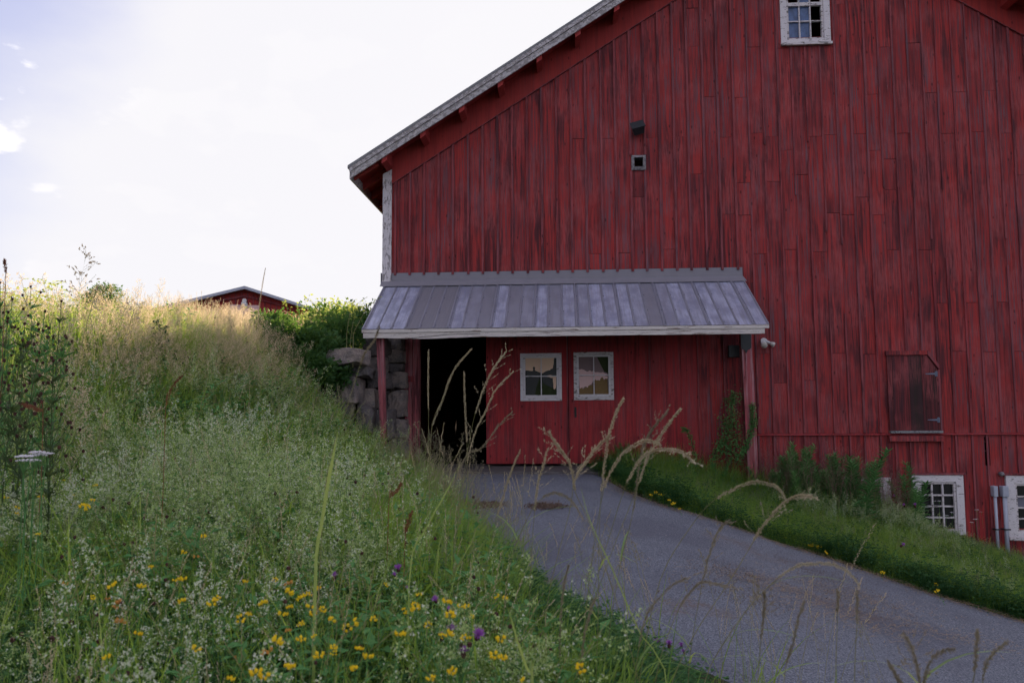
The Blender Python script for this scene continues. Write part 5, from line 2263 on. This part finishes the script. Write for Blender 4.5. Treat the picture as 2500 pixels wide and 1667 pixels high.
s3 = lambda p: Z(p, 2.613, 850, 600)
s4 = lambda p: Z(p, 2.703, 1250, 620)
s6 = lambda p: Z(p, 2.351, 1800, 1000)
s2 = lambda p: Z(p, 2.351, 800, 1000)
STEMS = [
    (s3([(513, 670), (511, 780), (510, 900)]), [(1046, 1000), (1049, 1200), (1058, 1400)], 3.4, 'straight upright seed stem against the left side of the dark doorway', 'seed', .9, .005, False),
    (s3([(785, 660), (690, 770), (640, 870), (610, 960)]), [(1055, 1040), (1048, 1200), (1050, 1450)], 3.2, 'seed head leaning right across the top of the dark doorway', 'seed', 1.0, .006, False),
    (s3([(740, 810), (742, 930), (750, 1110)]), [(1140, 1080), (1143, 1220), (1150, 1450)], 3.3, 'short upright seed head in the middle of the dark doorway', 'seed', 1.0, .006, False),
    (s3([(1010, 672), (930, 780), (870, 900)]), [(1160, 1010), (1142, 1100), (1110, 1300), (1100, 1500)], 3.0, 'seed head slanting over the left edge of the door leaf', 'seed', 1.0, .006, True),
    (s3([(1052, 805), (940, 920), (880, 1050), (810, 1190)]), [(1140, 1130), (1115, 1300), (1100, 1500)], 3.1, 'second seed head slanting over the door leaf edge, longer and lower', 'seed', .9, .005, True),
    (s3([(1045, 1060), (960, 1150), (850, 1290), (760, 1330)]), [(1110, 1180), (1090, 1350), (1085, 1550)], 2.9, 'low seed head sweeping left below the door leaf edge', 'seed_dull', .8, .005, True),
    (s3([(1095, 1310), (1040, 1440), (1000, 1560)]), [(1215, 1260), (1180, 1400), (1150, 1600)], 2.6, 'lone seed head in front of the foot of the left door leaf', 'seed', 1.0, .005, False),
    (s4([(735, 960), (690, 1040), (645, 1180), (620, 1330)]), [(1468, 1200), (1462, 1330), (1460, 1500), (1455, 1667)], 2.0, 'tallest brown seed head right of the door handle', 'seed', 1.2, .007, False),
    (s4([(1112, 1025), (1020, 1140), (960, 1230), (900, 1330)]), [(1560, 1180), (1500, 1330), (1440, 1500), (1400, 1667)], 2.0, 'pink brown seed head leaning right against the fixed red boards', 'seed', 1.1, .006, False),
    (s4([(1015, 1055), (930, 1150), (880, 1240), (850, 1340)]), [(1545, 1250), (1510, 1400), (1470, 1667)], 2.1, 'pale seed head just left of the pink brown one', 'seed_dull', 1.1, .005, True),
    (s4([(1190, 1365), (1130, 1310), (1040, 1290), (940, 1295), (840, 1360)]), [(1530, 1180), (1490, 1300), (1440, 1480), (1410, 1667)], 1.9, 'arched seed head drooping right over the dark weeds', 'seed', 1.2, .006, True),
    (s4([(980, 1255), (910, 1232), (850, 1240), (740, 1310), (660, 1420)]), [(1475, 1190), (1450, 1330), (1430, 1500), (1420, 1667)], 1.9, 'arched seed head curling over just above the drooping one', 'seed', 1.2, .007, False),
    (s4([(245, 1175), (310, 1280), (370, 1360), (400, 1450)]), [(1404, 1200), (1440, 1280), (1500, 1450), (1560, 1667)], 2.0, 'seed head leaning left in front of the right door leaf', 'seed', 1.2, .007, True),
    (s4([(640, 1195), (550, 1290), (490, 1370), (440, 1440)]), [(1400, 1180), (1390, 1250), (1340, 1450), (1320, 1667)], 2.1, 'bushy seed head leaning right from the drive edge by the doors', 'seed', 1.3, .008, True),
    (s4([(230, 1300), (205, 1400), (175, 1500), (165, 1560)]), [(1305, 1250), (1295, 1400), (1290, 1667)], 2.3, 'small upright seed head low in front of the door crack', 'seed', 1.0, .006, True),
    (s2([(1465, 625), (1430, 560), (1390, 512), (1340, 485), (1290, 478)]), [(1325, 1215), (1290, 1260), (1240, 1400), (1220, 1667)], 1.9, 'thin hooked seed head drooping over the middle of the drive', 'seed_dull', 1.0, .005, False),
    (s6([(430, 497), (360, 495), (300, 515), (220, 580), (140, 680)]), [(1840, 1320), (1780, 1420), (1700, 1540), (1640, 1667)], 1.8, 'thick arched seed head furthest right over the drive, tip level', 'seed', 1.4, .007, True),
    (s6([(280, 510), (250, 460), (200, 430), (100, 415), (20, 438)]), [(1750, 1215), (1690, 1280), (1610, 1420), (1560, 1667)], 1.8, 'long arched seed head crossing under the thick arched one', 'seed', 1.3, .007, False),
    (s6([(705, 1015), (670, 960), (600, 905), (520, 882), (410, 885), (340, 897)]), [(1900, 1410), (1830, 1480), (1760, 1580), (1720, 1667)], 1.6, 'blurred arched seed head low over the right of the drive', 'seed', 1.0, .005, False),
    (s6([(385, 1105), (350, 1200), (330, 1300), (300, 1400)]), [(1920, 1620), (1912, 1700)], 1.6, 'slanting seed head at the bottom right of the middle of the drive', 'stemgold', .8, .004, False),
    (s6([(155, 1040), (158, 1120), (150, 1200)]), [(1858, 1560), (1850, 1667)], 1.7, 'short dark upright seed head low over the drive', 'stemgold', 1.0, .006, True),
    (s6([(575, 1035), (580, 1090)]), [(2045, 1500), (2040, 1667)], 1.7, 'tiny dark bud topped stem on the drive, left one', 'stemgold', .8, .005, False),
    (s6([(688, 1040), (690, 1120)]), [(2092, 1520), (2086, 1667)], 1.7, 'tiny dark bud topped stem on the drive, right one', 'stemgold', .8, .005, False),
    (s6([(960, 1290), (1000, 1360), (1030, 1450), (1040, 1500)]), [(2245, 1667), (2248, 1720)], 1.4, 'blurred yellowish seed head leaning left at the lower right', 'stemgold', 1.1, .006, True),
    (s6([(1250, 1378), (1180, 1385), (1120, 1430), (1080, 1520)]), [(2255, 1680), (2250, 1720)], 1.4, 'blurred hooked seed head curling right at the lower right', 'stemgold', .9, .005, False),
    (s6([(1380, 1270), (1375, 1350), (1370, 1430)]), [(2380, 1640), (2372, 1720)], 1.4, 'blurred upright brown seed head near the lower right corner', 'seed_dull', 1.0, .006, False),
    (s6([(1550, 1330), (1480, 1390), (1430, 1460)]), [(2400, 1660), (2395, 1720)], 1.4, 'blurred seed head leaning right in the lower right corner', 'stemgold', .8, .005, False),
    (s6([(870, 1450), (910, 1520), (935, 1567)]), [(2210, 1700)], 1.4, 'dark pointed seed head cut by the bottom edge', 'stemgold', 1.2, .006, False),
    (s3([(200, 520), (170, 600), (110, 680)]), [(880, 890), (845, 1000), (800, 1150), (780, 1400)], 2.0, 'yellowish seed head rising in front of the slim leaning post', 'stemgold', 1.0, .006, False),
    ([(648, 655), (640, 700), (632, 760)], [(628, 830), (625, 900)], 9.5, 'tall thin seed spike standing in front of the far barn roof', 'seed_dull', 1.6, .02, False),
    (s6([(-60, 640), (-110, 700), (-160, 830)]), [(1715, 1420), (1690, 1560), (1680, 1667)], 2.0, 'faint slender seed head over the middle of the drive', 'seed_dull', .7, .004, True),
    ([(2050 / 1.0 - 0, 1445)] and [(1680, 1410), (1640, 1430), (1600, 1470), (1575, 1510)], [(1560, 1580), (1550, 1667)], 1.8, 'soft seed plume curving right low over the drive', 'seed_dull', .8, .005, True),
    ([(1775, 1430), (1720, 1420), (1690, 1440)], [(1660, 1480), (1620, 1580), (1600, 1667)], 1.9, 'small hooked plume right of the soft one', 'seed_dull', .8, .004, True),
    ([(1388, 1380), (1375, 1440), (1370, 1500)], [(1366, 1600), (1360, 1667)], 2.1, 'narrow pale seed head standing on the drive edge', 'seed_dull', .9, .004, False),
    ([(1452, 1460), (1440, 1500), (1425, 1560)], [(1420, 1640), (1418, 1700)], 2.0, 'narrow seed head at the drive edge, lower than its neighbour', 'seed_dull', .8, .004, False),
]
for (hd, stm, d_, lab, mt, dn, hr, lo) in STEMS:
    grass_stem(hd, stm, d_, lab, mt, dn, hr, 2 if d_ < 3.5 else 0, lo)

# broad blades that stand out in front
for (pts_, d_, w_, lab) in (([(825, 1055), (812, 1120), (800, 1185), (785, 1280), (770, 1400)], 2.0, .010, 'broad bright grass blade standing at the left of the meadow centre'),
                            ([(1125, 1130), (1090, 1200), (1040, 1290), (1000, 1400)], 2.2, .005, 'slanting green grass blade at the left edge of the drive'),
                            ([(1630, 1667), (1560, 1540), (1500, 1400), (1440, 1270), (1418, 1190)][::-1], 1.9, .003, 'long thin blade crossing the drive to the right'),
                            ([(1240, 1480), (1262, 1560), (1290, 1640), (1300, 1667)], 1.5, .005, 'greyish dry curved blade at the bottom of the meadow')):
    P_ = [atd(a, b, d_ + .03 * i) for i, (a, b) in enumerate(pts_)]
    e = P_[-1].copy()
    e.z = g(e.x, e.y)
    C = path_pts(P_ + [e], 14)
    m = MB()
    m.ribbon(C, [w_ * (.1 + .9 * min(1, i / 4)) for i in range(14)], V3((.97, -.1, .2)).normalized(), 0)
    o = obj('broad_grass', m, M['grass_pale'])
    tag(o, lab, 'grass blade', 'single broad grass blades in the foreground')

# yellow trefoil clusters -----------------------------------------
s8 = lambda p: Z(p, 2.541, 0, 1050)
YEL = s8([(285, 222), (395, 312), (590, 345), (40, 420), (105, 483), (105, 520), (455, 412), (575, 435), (460, 457), (515, 473), (545, 482), (237, 645), (1260, 662), (1138, 762), (937, 850), (700, 965), (877, 972),
          (1085, 935), (1130, 928), (1520, 940), (1705, 932), (570, 1040), (1130, 1062), (1315, 1075), (1350, 1045), (1635, 1078), (1790, 1008), (1915, 1020), (1970, 988), (1870, 1045), (1797, 1100),
          (1755, 1145), (1920, 1100), (1940, 1140), (2000, 1115), (1490, 1175), (1540, 1145), (2055, 1180), (2200, 1190), (1868, 1205), (2150, 1235), (855, 1268), (1718, 1312), (1865, 1300), (1950, 1280),
          (1212, 1362), (2070, 1350), (2070, 1385), (2228, 1360), (663, 1412), (1797, 1470), (1590, 1508), (1430, 1548), (1640, 1535), (2195, 1478), (1980, 1400), (180, 145), (260, 350), (250, 415)])
YEL += s2([(335, 1005), (527, 1065), (500, 1120), (505, 1145), (683, 1105), (435, 1157), (755, 1130), (797, 1130), (823, 1190), (578, 1240), (975, 1075), (1018, 1082), (262, 1205), (415, 1295), (705, 1185),
           (660, 1300), (785, 1308), (808, 1312), (230, 1425), (150, 1485), (590, 1545), (960, 1415), (1005, 1430), (715, 1505), (1120, 1560), (1445, 1490), (995, 1322), (700, 1285)])
FAD = s8([(1220, 790), (667, 1048), (400, 955), (738, 1082), (1790, 955), (745, 1193), (1790, 1245), (1665, 1378), (1465, 1418), (2120, 940)])
SMALLY = s2([(833, 710), (960, 757), (1022, 860), (640, 515), (655, 632), (1885, 475), (1910, 490), (1940, 485), (1970, 480), (2005, 478), (1855, 490), (1985, 540), (2020, 570), (1960, 520)])
SMALLY += s6([(312, 608), (545, 570), (483, 600), (275, 735), (430, 780), (468, 790), (508, 820), (640, 820), (958, 658), (1140, 1003), (1148, 1043), (1240, 1022), (1283, 1027), (1300, 1040), (1337, 1010),
              (1365, 1038), (1543, 1010), (1573, 1065), (833, 937), (905, 670), (420, 783), (1255, 1030)])


def make_trefoil(nm, mat, seed, npet=7):
    random.seed(seed)
    t = empty(nm, (0, 0, 0), 'x', 'flower')
    m = MB()
    for k in range(npet):
        a = 6.283 * k / npet + random.uniform(-.3, .3)
        e = V3((math.cos(a) * .010, math.sin(a) * .010, random.uniform(-.002, .005)))
        d = V3((math.cos(a), math.sin(a), .7)).normalized()
        m.blob(e + d * .004, (.0058, .0046, .0052), 0, 6, 3, .2)
        m.leaf(e, d + V3((0, 0, .8)), V3((math.cos(a), math.sin(a), 0)), .013, .012, 0)
        m.leaf(e, d, V3((0, 0, 1)), .012, .010, 0)
    obj('petals', m, mat, t)
    m = MB()
    m.tube([(0, 0, 0), (.004, .002, -.08), (.015, .01, -.22)], [.0012, .0013, .0015], 4)
    for k in range(5):
        a = k * 1.9
        m.leaf(V3((.002, .001, -.05 - .02 * k)), V3((math.cos(a), math.sin(a), .3)), V3((0, 0, 1)), .018, .009, 0)
    obj('stem', m, M['weed'], t)
    return t


def dup(src, loc, rz, sc, label, group):
    c = src.copy()
    SC.collection.objects.link(c)
    c.location = loc
    c.rotation_euler = (random.gauss(0, .38), random.gauss(0, .38), rz)
    c.scale = (sc, sc, sc)
    c['label'] = label
    c['group'] = group
    for ch in src.children:
        d = ch.copy()
        SC.collection.objects.link(d)
        d.parent = c
    return c


protos = [make_trefoil('yellow_flower', M['yellow'], k, 5 + k % 3) for k in range(4)]
fad = [make_trefoil('faded_flower', M['orange'], 50, 5)]
random.seed(99)
used = set()


def put(src_list, spots, h, sc, labelf, group, jit=.08):
    for i, (px_, py_) in enumerate(spots):
        p = hit(px_, py_, h * .6)
        e_ = max(0, leftedge(p.y) - p.x) if p.y < -.75 else 3
        p = hit(px_, py_, (h * min(1, .5 + .5 * e_ / 1.3) if h > .3 else h) + random.uniform(-jit, jit))
        src = src_list[i % len(src_list)]
        lab = labelf(px_, py_)
        if src not in used:
            used.add(src)
            src.location = p
            src.rotation_euler = (0, 0, random.uniform(0, 6))
            src.scale = (sc, sc, sc)
            src['label'] = lab
            src['group'] = group
        else:
            dup(src, p, random.uniform(0, 6), sc * random.uniform(.65, 1.25), lab, group)


put(protos, YEL, .52, .66, lambda x, y: 'bright yellow trefoil flower cluster in the shaded front meadow', 'yellow trefoil flowers in the front meadow')
put(fad, FAD, .40, .75, lambda x, y: 'faded orange trefoil flower among the yellow ones', 'faded trefoil flowers in the front meadow')
sm_proto = [make_trefoil('small_yellow_flower', M['yellow'], 60 + k, 5) for k in range(2)]
put(sm_proto, SMALLY, .10, 1.55, lambda x, y: 'small yellow flower low along the edge of the driveway', 'small yellow flowers along the driveway edges', .03)


def make_knap(nm, seed):
    random.seed(seed)
    t = empty(nm, (0, 0, 0), 'x', 'flower')
    m = MB()
    for k in range(70):
        a = random.uniform(0, 6.28)
        r_ = random.uniform(0, 1)
        d = V3((math.cos(a) * r_, math.sin(a) * r_, 1.0 - .5 * r_)).normalized()
        m.ribbon([V3((0, 0, .004)) + d * .003, d * .011 + V3((0, 0, .004)), d * random.uniform(.018, .024) + V3((0, 0, .002))], [.0014, .0022, .0008], V3((-math.sin(a), math.cos(a), 0)), 0)
    obj('petals', m, M['purple'], t)
    m = MB()
    m.blob((0, 0, -.004), (.008, .008, .010), 0, 8, 4, .05)
    obj('bud', m, M['bud'], t)
    m = MB()
    m.tube([(0, 0, -.012), (.004, .006, -.12), (.02, .01, -.32)], [.0015, .0018, .002], 5)
    for k in range(4):
        a = k * 2.1
        m.leaf(V3((.004, .005, -.09 - .05 * k)), V3((math.cos(a), math.sin(a), .6)), V3((0, 0, 1)), .05, .010, 0)
    obj('stem', m, M['weed'], t)
    return t


kn = [make_knap('purple_flower', 5), make_knap('purple_flower', 6)]
PUR = s8([(2217, 365), (2075, 912)]) + s2([(462, 1028), (390, 955), (405, 915), (690, 1150), (780, 1400), (860, 1300), (710, 1270), (655, 1310), (620, 1095)])
random.seed(3)
put(kn, PUR, .45, .8, lambda x, y: 'purple knapweed flower head in the front meadow', 'purple knapweed flowers in the front meadow')
kn2 = [make_knap('purple_thistle', 8)]
s5b = lambda p: Z(p, 6.534, 2180, 1100)
put(kn2, s5b([(355, 880), (185, 878), (40, 990), (25, 740), (440, 725), (25, 610), (140, 1510)]), .5, 1.9, lambda x, y: 'purple thistle head in the weeds by the basement window', 'purple thistles by the basement windows')
kn3 = [make_knap('pink_clover', 9)]
put(kn3, s2([(1710, 1250), (1760, 1290), (1900, 1330), (1960, 1350), (2030, 1350), (2045, 1390), (1850, 1400), (1690, 1290)]), .22, .8, lambda x, y: 'dull purple clover head beside the drive at the bottom', 'clover heads at the bottom of the driveway edge')
# white yarrow


def make_yarrow(nm, seed, R_=.03):
    random.seed(seed)
    t = empty(nm, (0, 0, 0), 'x', 'flower')
    m = MB()
    for k in range(60):
        a = random.uniform(0, 6.28)
        r_ = R_ * math.sqrt(random.random())
        m.blob((r_ * math.cos(a), r_ * math.sin(a), .004 * (1 - (r_ / R_) ** 2) + random.uniform(-.0015, .0015)), (.0042, .0042, .0022), 0, 5, 1, .2)
    obj('petals', m, M['whitepetal'], t)
    m = MB()
    for k in range(9):
        a = k * .7
        m.tube([(0, 0, -.05), (R_ * .7 * math.cos(a), R_ * .7 * math.sin(a), -.002)], .0008, 4)
    m.tube([(0, 0, -.05), (.006, .006, -.2), (.01, .01, -.45)], .0018, 5)
    obj('stem', m, M['weed'], t)
    return t


ya = [make_yarrow('yarrow', 21, .026)]
random.seed(4)
for i, (px_, py_) in enumerate(s8([(150, 165), (150, 190), (228, 138), (283, 147), (195, 190), (248, 158), (208, 158)])):
    p = atd(px_, py_, 2.35 + .05 * i)
    lab = 'flat white yarrow head in the cluster at the far left'
    if i == 0:
        ya[0].location = p
        ya[0]['label'] = lab
        ya[0]['group'] = 'white yarrow heads at the far left'
    else:
        o = dup(ya[0], p, i, random.uniform(.8, 1.1), lab, 'white yarrow heads at the far left')
        o.rotation_euler = (random.gauss(0, .06), random.gauss(0, .06), i)
yb_ = make_yarrow('white_umbel', 22, .05)
SPB = s5b([(655, 800), (740, 800), (795, 880), (1335, 940), (1410, 975), (1260, 1140), (945, 985), (1320, 1090), (855, 1030)])
for i, (px_, py_) in enumerate(SPB):
    p = onY(px_, py_, -0.75)
    lab = 'flat white umbel flower in front of the basement window'
    if i == 0:
        yb_.location = p
        yb_['label'] = lab
        yb_['group'] = 'white umbels by the basement windows'
        yb_.scale = (.7,) * 3
    else:
        o = dup(yb_, p, i, random.uniform(.5, .8), lab, 'white umbels by the basement windows')
        o.rotation_euler = (random.gauss(0, .06), random.gauss(0, .06), i)


# leafy upright weeds at the wall
def make_weed(seed, H=.9, nst=3):
    random.seed(seed)
    t = empty('leafy_weed', (0, 0, 0), 'x', 'weed')
    ms = MB()
    ml_ = MB()
    for s_ in range(nst):
        pts = curve_pts((random.gauss(0, .12), random.gauss(0, .10), -.05), random.uniform(0, 6.28), random.uniform(.05, .35), H * random.uniform(.5, 1.05), 8)
        ms.tube(pts, [.005, .005, .0045, .004, .0035, .003, .002, .001], 5)
        for k in range(130):
            t_ = .08 + .92 * (k / 130)
            f_ = t_ * 7
            i = min(int(f_), 6)
            p = pts[i].lerp(pts[i + 1], f_ - i)
            a = k * 2.4
            L = .15 * (1 - .55 * t_) * random.uniform(.6, 1.3)
            ml_.leaf(p, V3((math.cos(a), math.sin(a), .15 + .7 * t_ + random.gauss(0, .25))), V3((0, 0, 1)), L, L * .27, 0)
    obj('stem', ms, M['weed'], t)
    obj('leaves', ml_, M['weed'], t)
    return t


wd = [make_weed(31, .9, 4), make_weed(32, .9, 6), make_weed(33, .9, 5)]
WEEDS = [(1912, 1075, 3.35, .95), (1945, 1060, .0, 1.0), (1985, 1070, 0, 1.1), (2055, 1050, 0, 1.3), (2100, 1100, 0, 1.05), (2010, 1100, 0, .9), (2075, 1130, 0, .9), (1965, 1130, 0, .8), (2227, 1110, 0, 1.25), (2245, 1160, 0, .9),
         (1945, 1150, 0, .8), (2120, 1160, 0, .85), (1880, 1120, 0, .8), (1520, 1085, 0, .5), (2030, 1150, 0, .7), (1730, 1110, 0, .6),
         (1930, 1095, 0, 1), (1965, 1085, 0, 1), (1995, 1110, 0, 1), (2035, 1095, 0, 1), (2080, 1085, 0, 1), (2115, 1130, 0, 1), (2015, 1130, 0, 1), (2060, 1160, 0, 1), (1900, 1130, 0, 1), (1985, 1155, 0, 1), (2095, 1175, 0, 1)]
WL = ['tall leafy weed left in the clump at the wall', 'tallest pale topped leafy weed in the clump']
random.seed(5)
for i, (px_, py_, _, sc_) in enumerate(WEEDS):
    Y_ = -0.35 - .55 * random.random()
    p = onY(px_, py_, Y_)
    gz_ = g(p.x, Y_)
    H = max(.3, p.z - gz_ + .15)
    src = wd[i % 3]
    s_ = H / .9
    lab = 'upright leafy green weed in the clump along the barn wall'
    grp = 'leafy weeds along the barn wall'
    if px_ == 2227:
        lab = 'tall leafy weed beside the left frame of the basement window'
    if px_ == 1520:
        lab = 'small broad leafy weed at the foot of the right door leaf'
    if i < 3:
        src.location = (p.x, Y_, gz_)
        src.scale = (s_ * .9, s_ * .9, s_)
        src['label'] = lab
        src['group'] = grp
    else:
        o = dup(src, (p.x, Y_, gz_), random.uniform(0, 6), s_, lab, grp)
        o.rotation_euler = (0, 0, o.rotation_euler.z)


# dark thistle on the bank
def branchy(name, label, cat, top, base_p, n_br, spread, leafL, mat, budr, budmat, seed, leaf_n=14, group=None):
    random.seed(seed)
    t = empty(name, tuple(base_p), label, cat, group)
    ms, ml_, mb_ = MB(), MB(), MB()
    top, base_p = V3(top), V3(base_p)
    main = path_pts([base_p, base_p.lerp(top, .5) + V3((random.gauss(0, .02), 0, 0)), top], 12)
    L = (top - base_p).length
    ms.tube(main, [.0045 * (1 - .6 * i / 11) for i in range(12)], 5)
    ends = [top]
    for k in range(n_br):
        u = random.uniform(.45, .97)
        p = main[int(u * 11)]
        a = random.uniform(0, 6.28)
        l_ = spread * (1.15 - u) * random.uniform(.8, 1.4) + .05
        e = p + V3((math.cos(a) * l_ * .6, math.sin(a) * l_ * .6, l_ * .9))
        ms.tube([p, p.lerp(e, .5) + V3((0, 0, -.01)), e], [.002, .0016, .0012], 4)
        ends.append(e)
        for q in range(4):
            ml_.leaf(p.lerp(e, random.random()), V3((random.gauss(0, 1), random.gauss(0, 1), .8)), V3((0, 0, 1)), leafL * .6, leafL * .14, 0)
    for k in range(leaf_n):
        p = main[random.randint(1, 10)]
        a = random.uniform(0, 6.28)
        ml_.leaf(p, V3((math.cos(a), math.sin(a), .6)), V3((0, 0, 1)), leafL * random.uniform(.7, 1.3), leafL * .22, 0)
    for e in ends:
        mb_.blob(e, (budr, budr, budr * 1.2), 0, 7, 3, .15)
        for q in range(6):
            a = q * 1.05
            mb_.leaf(e, V3((math.cos(a), math.sin(a), .8)), V3((0, 0, 1)), budr * 2.0, budr * .6, 0)
    obj('stem', ms, M[mat], t)
    obj('leaves', ml_, M[mat], t)
    obj('buds', mb_, M[budmat], t)
    return t


tp = atd(390, 795, 7.2)
bp = V3((tp.x, tp.y, g(tp.x, tp.y)))
branchy('thistle', 'dark branching thistle standing out of the bright grass', 'thistle', tp, bp, 26, .16, .10, 'cover', .012, 'cover', 77, 60)
k_ = 0
KP = ((18, 785, 3.6), (75, 700, 4.6), (60, 790, 3.8), (120, 800, 4.0), (150, 735, 4.6), (30, 730, 4.0), (90, 880, 3.4), (10, 880, 3.2), (130, 880, 3.5), (110, 760, 4.2), (55, 830, 3.5), (0, 690, 4.2), (20, 950, 3.0), (160, 820, 4.0), (100, 960, 3.2))
for (px_, py_, d_) in KP:
    tp = atd(px_, py_, d_)
    b0 = V3((tp.x + random.gauss(0, .08), tp.y + random.gauss(0, .08), 0))
    b0.z = g(b0.x, b0.y)
    k_ += 1
    kw = ['tallest', 'second tallest', 'third tallest', 'fourth tallest', 'fifth tallest', 'sixth tallest', 'seventh tallest', 'eighth tallest', 'middling', 'lower middling', 'rather low', 'low', 'lower', 'second lowest', 'lowest'][sorted(KP, key=lambda q: q[1] * 100 + q[0] / 100).index((px_, py_, d_))]
    branchy('knapweed', kw + ' branching knapweed with dark round buds, ' + ('at the very edge of the picture' if px_ < 40 else 'beside the bedstraw on the bank' if px_ > 110 else 'inside the clump at the left edge'), 'knapweed', tp, b0, 11, .30, .07, 'darkstem' if k_ % 2 else 'weed', .0075, 'bud', 200 + k_, 60,
            'dark budded knapweed at the left edge')
# rust coloured dock spikes
for (hd, d_, lab) in (([(446, 916), (430, 932), (415, 955), (405, 990)], 3.2, 'rust red seed spike leaning right in the bedstraw'),
                      ([(11, 634), (12, 648), (14, 668)], 3.5, 'thin red seed spike against the sky at the far left'),
                      (Z([(150, 1010), (190, 1025), (240, 1045), (275, 1050)], 2.613, 0, 600), 2.8, 'rusty seed spike lying level at the left'),
                      ([(1120 / 1 - 140, 1180), (972, 1195), (958, 1205), (950, 1212)], 3.0, 'rusty seed spike beside the drive at left'),
                      ([(1005, 1250), (997, 1275), (990, 1300)], 2.8, 'short rusty seed spike low beside the drive')):
    H = [atd(a, b, d_ + .02 * i) for i, (a, b) in enumerate(hd)]
    e = V3((H[-1].x - .05, H[-1].y + .05, 0))
    e.z = g(e.x, e.y)
    t = empty('seed_spike', tuple(e), lab, 'seed spike', 'rust coloured seed spikes')
    m = MB()
    m.tube(path_pts(H + [H[-1].lerp(e, .5) + V3((0.01, 0, 0)), e], 20), .0014, 5)
    obj('stalk', m, M['rust'], t)
    m = MB()
    spike(m, H[::-1], .1, .007, 0, 110, .010)
    obj('seed_head', m, M['rust'], t)
print('objects', len(bpy.data.objects))
